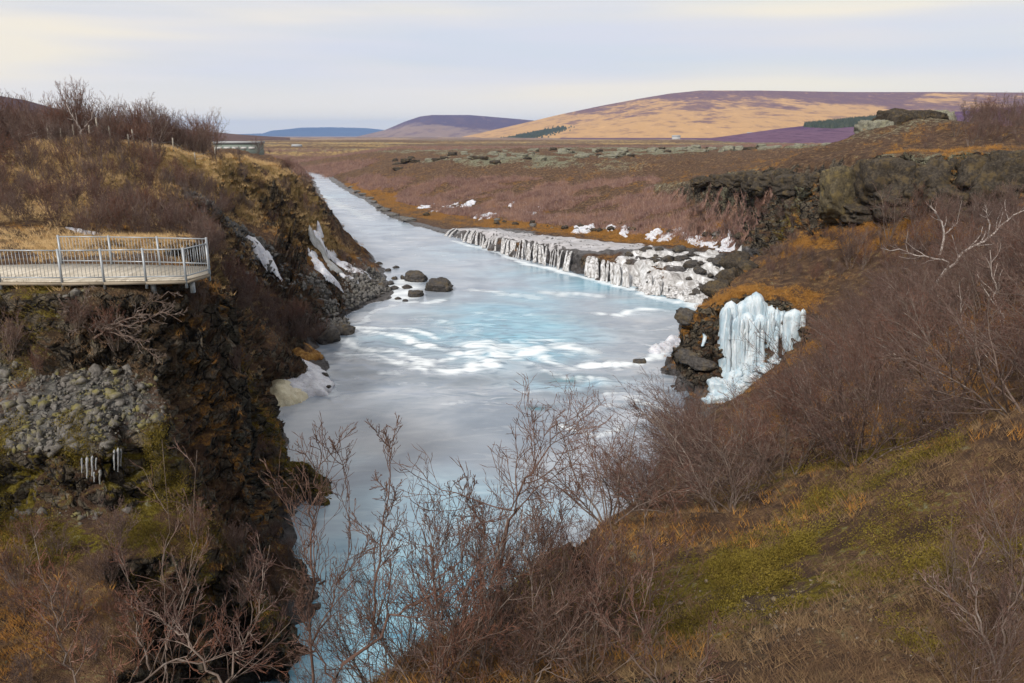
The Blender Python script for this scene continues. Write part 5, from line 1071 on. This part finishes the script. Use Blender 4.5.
dn = lambda p, z: np.array([p[0], p[1], z])
for a, b in zip(fr[:-1], fr[1:]): mesh_obj('edge_beam', *bar(dn(a, zd - .11), dn(b, zd - .11), .08, .10), M_BEAM, PL, shade=False)
for a, b in zip(bk[:3], bk[1:4]): mesh_obj('edge_beam', *bar(dn(a, zd - .13), dn(b, zd - .13), .08, .13), M_BEAM, PL, shade=False)
def rail(a, b, top=1.1):
    t = norm(b - a); pr = [bar(dn(a, zd + top), dn(b, zd + top), .042, .042), bar(dn(a, zd + .12), dn(b, zd + .12), .04, .04)]; n = max(3, int(np.linalg.norm(b - a) / .13))
    for i in range(1, n): q = a + (b - a) * i / n; pr.append(bar(dn(q, zd + .12), dn(q, zd + top - .03), .012, .012))
    V_, F_ = join(pr); mesh_obj('railing_panel', V_, F_, M_STEEL, PL, shade=False)
ends = fr + [bk[0]]
for a, b in zip(ends[:-1], ends[1:]): rail(a + (b - a) * .02, b - (b - a) * .02)
for a, b in zip(bk[:3], bk[1:4]): rail(a + (b - a) * .02, b - (b - a) * .02)
rail(fr[2] + (bk[3] - fr[2]) * .02 + np.array([0, 0, 0]), bk[3] + (fr[2] - bk[3]) * .75, 1.1) if False else None
for p in ends[:-1] + bk[:4]: mesh_obj('railing_post', *bar(dn(p, zd - .32), dn(p, zd + 1.16), .066, .066), M_STEEL, PL, shade=False)
for p in (fr[2], fr[5], fr[4]): mesh_obj('support_leg', *bar(dn(p + np.array([0, .5, 0]), zd - .6), dn(p + np.array([0, .5, 0]), zd - .2), .14, .14), M_STEEL, PL, shade=False)

# ------------------------------------------------------------------ fence, low building, farms, plantation
FN = empty('wire_fence', (0, 0, 0)); tag(FN, 'line of weathered fence posts along the grassy hill crest', 'fence')
M = Mat('weathered_post'); M.base(M.ramp(M.noise(3, 4, .6, M.world()), (.3, (.20, .17, .14)), (.7, (.36, .33, .28)))); M_POST = M.m
fp = []; org = np.zeros(3)
for px, py, h, ln in [(20, 139, 1.2, 0), (48, 136, 1.5, .06), (61, 134, 1.2, 0), (74, 134.5, 1.3, 0), (89, 135, 1.2, .1), (99.5, 135.5, 1.9, -.12), (110, 136, 1.6, -.02), (128, 138, 1.3, .02), (134, 138.5, 1.4, -.1), (152, 142, 1.2, 0), (173, 147, 1.2, .05), (194, 149, 1.1, 0), (215, 152, 1.4, 0)]:
    Y_ = 49.5 if px < 115 else 49.5 + (px - 115) * .11; P = D(px, py, Y_); P[2] = float(ground_z(P[0], P[1])) - .1; fp.append(P + np.array([0, 0, h * .8])); mesh_obj('post', *bar(P, P + np.array([ln, 0, h + .1]), .09, .09), M_POST, FN, shade=False)
V_, F_ = join([bar(a - np.array([0, 0, d_]), b - np.array([0, 0, d_]), .012, .012) for a, b in zip(fp[:-1], fp[1:]) for d_ in (0, .35)]); mesh_obj('wire', V_, F_, M_STEEL, FN, shade=False)
def solid(name, mat, *c): M_ = Mat(mat); M_.base(c); M_.rough(.7); return M_.m
m_white, m_green, m_roof = solid('', 'white_paint', .42, .42, .41), solid('', 'green_boards', .17, .20, .18), solid('', 'grey_roof', .30, .31, .32)
def box(c, sx, sy, sz): return slab([np.array([c[0] + a * sx / 2, c[1] + b * sy / 2, 0]) for a, b in ((-1, -1), (1, -1), (1, 1), (-1, 1))], c[2], c[2] + sz)
b0 = D(240, 152, 150); b0[2] = 14 - 0 * b0[2]; zb = float(D(240, 150.5, 150)[2]); LB = empty('low_building', (b0[0], b0[1], zb)); tag(LB, 'long low green building with white window bands beyond the headland', 'building'); org = np.zeros(3)
mesh_obj('wall', *box((0, 0, -2), 10.0, 6, 3.7), m_green, LB, shade=False); mesh_obj('roof', *box((0, 0, 1.7), 10.6, 6.6, .5), m_roof, LB, shade=False)
for zz in (.4,):
    for k in range(5): mesh_obj('window', *box((-4 + 2 * k, -3.05, zz), 1.5, .12, .55), m_white, LB, shade=False)
for px, py, Y_, s_, lb in [(297, 149, 520, 5, 'tiny white farmhouse on the plain right of the low building'), (676, 139.2, 1250, 10, 'tiny white farmhouse at the foot of the golden hill'), (752, 137.5, 1150, 12, 'pair of white farm sheds on the purple heath rise'), (897, 114.5, 1420, 14, 'lone pale farmhouse high on the purple heath rise')]:
    P = D(px, py, Y_); FH = empty('farmhouse', P); tag(FH, lb, 'farmhouse'); mesh_obj('wall', *box((0, 0, -2), s_ * 1.6, s_ * .8, s_ * .45 + 2), m_white, FH, shade=False)
    w2, d2, z0_, z1_ = s_ * .84, s_ * .44, s_ * .45, s_ * .8; mesh_obj('roof', np.array([(-w2, -d2, z0_), (w2, -d2, z0_), (w2, d2, z0_), (-w2, d2, z0_), (-w2, 0, z1_), (w2, 0, z1_)]), [np.array([(0, 1, 5, 4), (2, 3, 4, 5), (3, 2, 1, 0)]), np.array([(0, 4, 3), (1, 2, 5)])], m_roof, FH, shade=False)
# conifer plantation on the heath rise
def surface_z(obj, x, y):
    dg_hit = obj.ray_cast(Vector((x, y, 3000)), Vector((0, 0, -1))); return dg_hit[1][2] if dg_hit[0] else None
bpy.context.view_layer.update(); hr = bpy.data.objects['heath_rise']; P_ = []
for i in range(2600):
    px = rnd.uniform(803, 905); Y_ = rnd.uniform(930, 1120); p = D(px, 140, Y_); top = 1130 - (px - 803) * .1; lim = 960 + (803 + 30 - min(px, 833)) * 3
    if Y_ < lim: continue
    z_ = surface_z(hr, p[0], p[1])
    if z_ is not None: P_.append((p[0], p[1], z_ - .3))
P_ = np.array(P_); M = Mat('spruce_needles'); M.base(M.ramp(M.noise(.08, 3, .6, M.world()), (.3, (.035, .048, .04)), (.7, (.07, .08, .055)))); 
tag(mesh_obj('plantation', *spikes(P_, g.uniform(5, 9, len(P_)), g.uniform(1.6, 2.6, len(P_)), .05, g), M.m), 'dark green conifer plantation on the purple heath rise', 'plantation', kind='stuff')
sel = np.random.default_rng(9); P_ = []
for i in range(2600):
    t = sel.random() ** .8; px = 450 + t * 110 + sel.normal() * 5; dpt = 2050 + t * 1000 + sel.normal() * 110; p = D(px, 140, dpt / S); z_ = surface_z(bpy.data.objects['golden_hill'], p[0], p[1])
    if z_ is not None: P_.append((p[0], p[1], z_ - .3))
P_ = np.array(P_); tag(mesh_obj('shelter_belt', *spikes(P_, sel.uniform(5, 9, len(P_)), sel.uniform(3, 5, len(P_)), .05, sel), M.m), 'dark belt of trees slanting up the golden hill', 'wood', kind='stuff')
# ------------------------------------------------------------------ single trees with a shape of their own
def tree_from(trunks, seed, per=(11, 7, 3), r0=.022, rt=.003, up=(.08, .09), jit=(.14, .18), lf=((.16, .34), (.35, .7), (.35, .7)), ang=(.35, .85), buds=True, t0=.22):
    """trunks: list of (points, base radius); returns branch and twig arrays in world space"""
    g_ = np.random.default_rng(seed); st, tw = [], []
    for pts_, r_ in trunks:
        a = resample([np.array(p) for p in pts_], 14); a[1:-1] += g_.normal(size=(12, 3)) * np.linalg.norm(a[-1] - a[0]) * .012; P0 = a[None]; R0 = (r_ * np.linspace(1, .18, 14))[None]
        L_ = np.linalg.norm(np.diff(a, axis=0), axis=1).sum()
        P1, R1 = sprout(g_, P0, R0, per[0], t0, .98, ang, lf[0], 9, up[0], jit[0], .6, .35, rt * 1.5); P2, R2 = sprout(g_, P1, R1, per[1], .15, 1, ang, lf[1], 6, up[1], jit[1], .65, .5, rt * 1.1)
        P3, R3 = sprout(g_, P2, R2, per[2], .15, 1, ang, lf[2], 5, up[1], jit[1], .75, .6, rt)
        if buds: R3 = R3 * np.array([1, .9, .9, 1.7, .4])[None]; R2 = R2 * np.array([1, 1, 1, 1, 1.5, .5])[None]
        st += [tubes(P0, R0, 7), tubes(P1, R1, 5)]; tw += [tubes(P2, R2, 4), tubes(P3, R3, 4)]
    return join(st), join(tw)
def hand_tree(name, trunks, seed, mats, label, cat='tree', group=None, **k):
    b = np.array(trunks[0][0][0]); A_, B_ = tree_from(trunks, seed, **k); o = empty(name, b); tag(o, label, cat, group)
    mesh_obj('trunk', A_[0] - b, A_[1], mats[0], o); mesh_obj('crown', B_[0] - b, B_[1], mats[1], o); return o
def root(px, py, Y):
    p = D(px, py, Y); p[2] = float(ground_z(p[0], p[1])) - .1; return p
N = lambda *q: [D(*t) for t in q]
DK = (B_RED, B_RED)
hand_tree('young_birch', [(N((345, 760, 4.9), (333, 690, 4.9), (352, 655, 4.9), (382, 622, 4.95), (430, 598, 5.0), (455, 560, 5.05), (481, 522, 5.1)), .020), (N((372, 640, 4.9), (377, 575, 4.95), (384, 510, 5), (388, 460, 5), (393, 438, 5)), .014), (N((333, 690, 4.9), (300, 610, 5.1), (305, 540, 5.1)), .011)], 61, DK, 'dark reddish young birch with forked trunk against the water', per=(14, 8, 3), r0=.02)
hand_tree('young_birch', [(N((320, 780, 5.2), (317, 683, 5.2), (311, 602, 5.25), (309, 560, 5.3), (316, 490, 5.3), (322, 455, 5.3)), .017), (N((314, 640, 5.2), (345, 570, 5.3), (352, 490, 5.3), (340, 440, 5.3)), .011)], 62, DK, 'slender dark birch sapling nearest the left cliff edge', per=(12, 7, 3))
hand_tree('young_birch', [(N((498, 770, 5.4), (499, 683, 5.4), (499, 557, 5.5), (502, 526, 5.5), (524, 486, 5.55), (537, 462, 5.55), (546, 440, 5.6), (558, 424, 5.6)), .019), (N((500, 600, 5.4), (492, 540, 5.5), (470, 500, 5.6), (466, 462, 5.6)), .011), (N((503, 620, 5.4), (540, 560, 5.5), (575, 500, 5.6), (582, 452, 5.6)), .012)], 63, DK, 'straight young birch whose crooked tip crosses the river', per=(14, 8, 3))
hand_tree('young_birch', [(N((600, 760, 5.0), (585, 690, 5.0), (560, 620, 5.2), (545, 560, 5.3), (560, 500, 5.4)), .014), (N((590, 700, 5), (610, 620, 5.2), (640, 560, 5.3), (645, 510, 5.4)), .012)], 64, (B_STEM, B_RED), 'thin grey birch sapling right of the straight one', per=(11, 7, 3))
hand_tree('young_birch', [(N((165, 790, 5.6), (165, 690, 5.6), (168, 610, 5.7), (171, 530, 5.7), (165, 470, 5.7), (162, 440, 5.7)), .013), (N((167, 650, 5.6), (190, 580, 5.7), (198, 520, 5.7), (197, 450, 5.7)), .010)], 65, (B_STEM, B_RED), 'pair of thin upright stems in front of the mossy terrace', per=(8, 5, 2))
hand_tree('young_birch', [(N((60, 800, 5.2), (100, 700, 5.2), (170, 665, 5.3), (230, 650, 5.4), (262, 610, 5.5)), .020), (N((90, 710, 5.2), (60, 640, 5.3), (40, 570, 5.4), (30, 520, 5.4)), .013), (N((150, 670, 5.3), (130, 600, 5.4), (120, 545, 5.4)), .012)], 66, (B_STEM, B_TWIG), 'grey shrub with a long bowed limb low on the left', per=(14, 8, 3))
hand_tree('young_birch', [(N((240, 790, 4.8), (215, 700, 4.8), (238, 650, 4.9), (262, 600, 5), (270, 545, 5)), .015), (N((225, 690, 4.8), (190, 640, 4.9), (150, 610, 5), (118, 560, 5)), .013)], 67, (B_STEM, B_TWIG), 'twiggy grey birch in front of the channel on the left', per=(14, 8, 3))
hand_tree('young_birch', [(N((1010, 760, 4.2), (1000, 690, 4.2), (985, 640, 4.3), (960, 600, 4.4), (935, 585, 4.5)), .014), (N((1000, 690, 4.2), (1003, 630, 4.3), (1030, 560, 4.4)), .013), (N((985, 640, 4.3), (970, 580, 4.4), (985, 530, 4.5)), .010)], 68, (B_STEM, B_TWIG), 'greyish birch sapling in the lower right corner', per=(7, 5, 3))
hand_tree('young_birch', [(N((690, 760, 4.6), (660, 690, 4.7), (640, 620, 4.9), (655, 560, 5)), .011), (N((660, 690, 4.7), (620, 640, 4.8), (590, 600, 5)), .011), (N((670, 720, 4.7), (705, 660, 4.8), (715, 610, 4.9)), .010)], 69, (B_STEM, B_TWIG), 'leaning grey sapling at the bottom beside the bare earth', per=(11, 7, 3))
hand_tree('young_birch', [(N((430, 780, 5.3), (428, 700, 5.3), (436, 640, 5.4), (428, 585, 5.4), (446, 530, 5.5), (450, 480, 5.5)), .013), (N((430, 690, 5.3), (462, 630, 5.4), (470, 580, 5.4)), .010)], 75, DK, 'small dark birch between the forked and the straight one', per=(12, 7, 3))
hand_tree('young_birch', [(N((520, 790, 5.0), (528, 700, 5.0), (540, 640, 5.1), (528, 580, 5.2), (515, 520, 5.2)), .012), (N((530, 690, 5.0), (560, 650, 5.1), (590, 590, 5.2)), .010)], 76, (B_STEM, B_RED), 'greyish twiggy sapling leaning on the straight birch', per=(12, 7, 3))
# low shrubs filling the near bank below the saplings
nr = protos('brushwood', 5, 800, (B_STEM, B_TWIG), h=1.9, stems=9, spread=.75, per=(8, 7, 3), r0=.015, rt=.003, up=(.05, .08, .1), buds=True)
pos = [W3(x_, y_, 0) for x_, y_ in [(-5.6, 4.4), (-4.9, 3.8), (-4.4, 4.5), (-3.7, 3.9), (-3.2, 4.5), (-2.6, 4.0), (-5.2, 5.2), (-4.0, 5.2), (-2.9, 5.2), (-2.1, 4.6), (-6.4, 4.8), (-1.6, 4.5)]]
scatter([np.array([p[0], p[1], float(ground_z(p[0], p[1]))]) for p in pos], nr, 'dense grey brown brushwood in the lower left in front of the channel', 'shrub', 'brushwood in front of the channel', .45, .8)
pos = [W3(x_, y_, 0) for x_, y_ in [(-1.0, 4.9), (-.5, 4.6), (.0, 5.0), (.4, 4.7), (-.2, 5.8), (.2, 6.6), (-1.3, 5.3), (-.8, 5.5), (.1, 5.5), (-1.6, 5.0), (.9, 7.4), (-2.3, 4.3), (-2.0, 4.9), (-1.8, 4.4), (-1.3, 4.7), (-1.1, 5.3), (-.6, 5.1), (-.4, 5.4), (.3, 5.4), (.6, 5.2), (-2.5, 4.7), (-.9, 4.5), (1.0, 5.6)]]
scatter([np.array([p[0], p[1], float(ground_z(p[0], p[1]))]) for p in pos], nr, 'low brushwood along the bottom edge in front of the blue water', 'shrub', 'brushwood in front of the blue water', .6, 1.05)
pos = [W3(x_, y_, 0) for x_, y_ in [(3.3, 4.5), (3.6, 5.4), (3.9, 4.9), (4.3, 5.8), (2.9, 4.1)]]
scatter([np.array([p[0], p[1], float(ground_z(p[0], p[1]))]) for p in pos], nr, 'brown brushwood in the lower right beside the greyish corner sapling', 'shrub', 'brushwood beside the pale sapling', .3, .55)
cull(nr)
# sprawling dead birch under the platform
YD = 20.9
hand_tree('dead_birch', [(N((88, 352, YD), (92, 334, YD - .3), (78, 320, YD - .6), (84, 300, YD - .5), (90, 284, YD - .4)), .055), (N((90, 340, YD - .2), (108, 328, YD - .8), (140, 322, YD - 1), (162, 310, YD - 1.1), (182, 322, YD - 1.1)), .05), (N((95, 332, YD - .4), (128, 318, YD - .9), (150, 306, YD - 1), (165, 292, YD - 1), (175, 296, YD - 1)), .04), (N((100, 330, YD - .5), (130, 336, YD - 1), (150, 352, YD - 1), (162, 364, YD - 1)), .035), (N((82, 318, YD - .5), (66, 310, YD - .7), (58, 296, YD - .7)), .03)], 70, (B_STEM, B_STEM), 'sprawling pale dead birch clinging to the cliff under the platform', per=(9, 6, 2), rt=.009, buds=False, up=(.0, .02))
# pale leaning birch on the right
hand_tree('pale_birch', [(N((930, 292, 29), (945, 272, 29), (962, 254, 29), (985, 240, 29), (1005, 222, 29), (1030, 205, 29)), .085), (N((946, 270, 29), (948, 262, 28.8), (905, 252, 28.6), (880, 248, 28.5)), .04), (N((988, 238, 29), (990, 225, 29), (985, 205, 29)), .04)], 71, (B_PALE, B_TWIG), 'pale birch with a long limb leaning to the upper right', per=(9, 7, 3), rt=.006, buds=False)
hand_tree('pale_birch', [(N((940, 255, 34), (945, 240, 34), (942, 222, 34), (930, 205, 34)), .07), (N((943, 236, 34), (958, 222, 34), (962, 200, 34)), .04)], 72, (B_PALE, B_TWIG), 'crooked pale birch standing before the dark lava cliff', per=(8, 7, 3), rt=.007, buds=False)
hand_tree('pale_birch', [(N((1000, 372, 17.5), (998, 340, 17.5), (1001, 315, 17.5), (994, 285, 17.5), (990, 250, 17.5)), .05), (N((958, 372, 19), (955, 345, 19), (962, 318, 19), (960, 280, 19)), .035)], 73, (B_PALE, B_TWIG), 'pale stemmed birch rising out of the purple thicket', per=(8, 7, 3), rt=.005, buds=False)
hand_tree('pale_birch', [(N((82, 140, 49), (80, 128, 49), (72, 116, 49), (66, 104, 49)), .09), (N((81, 132, 49), (92, 118, 49), (94, 104, 49)), .05)], 74, (B_PALE, B_TWIG), 'tallest pale birch on the crest behind the fence posts', per=(9, 8, 3), rt=.012, buds=False)
# ------------------------------------------------------------------ the air that turns the far hills blue
m = bpy.data.materials.new('air'); m.use_nodes = True; t_ = m.node_tree; t_.nodes.clear(); o_ = t_.nodes.new('ShaderNodeOutputMaterial'); pv = t_.nodes.new('ShaderNodeVolumePrincipled')
pv.inputs['Color'].default_value = (.34, .56, 1.0, 1); pv.inputs['Density'].default_value = HAZE; pv.inputs['Anisotropy'].default_value = 0.0
t_.links.new(pv.outputs[0], o_.inputs['Volume'])
x0, x1, y0, y1, z0, z1 = -16500, 16500, -120, 20600, -125, 275
Vh = np.array([(x, y, z) for z in (z0, z1) for x, y in ((x0, y0), (x1, y0), (x1, y1), (x0, y1))], float)
hz = mesh_obj('haze', Vh, np.array([(3, 2, 1, 0), (4, 5, 6, 7), (0, 1, 5, 4), (1, 2, 6, 5), (2, 3, 7, 6), (3, 0, 4, 7)]), m, shade=False); tag(hz, 'thin blue air over the whole valley', 'haze', kind='stuff')
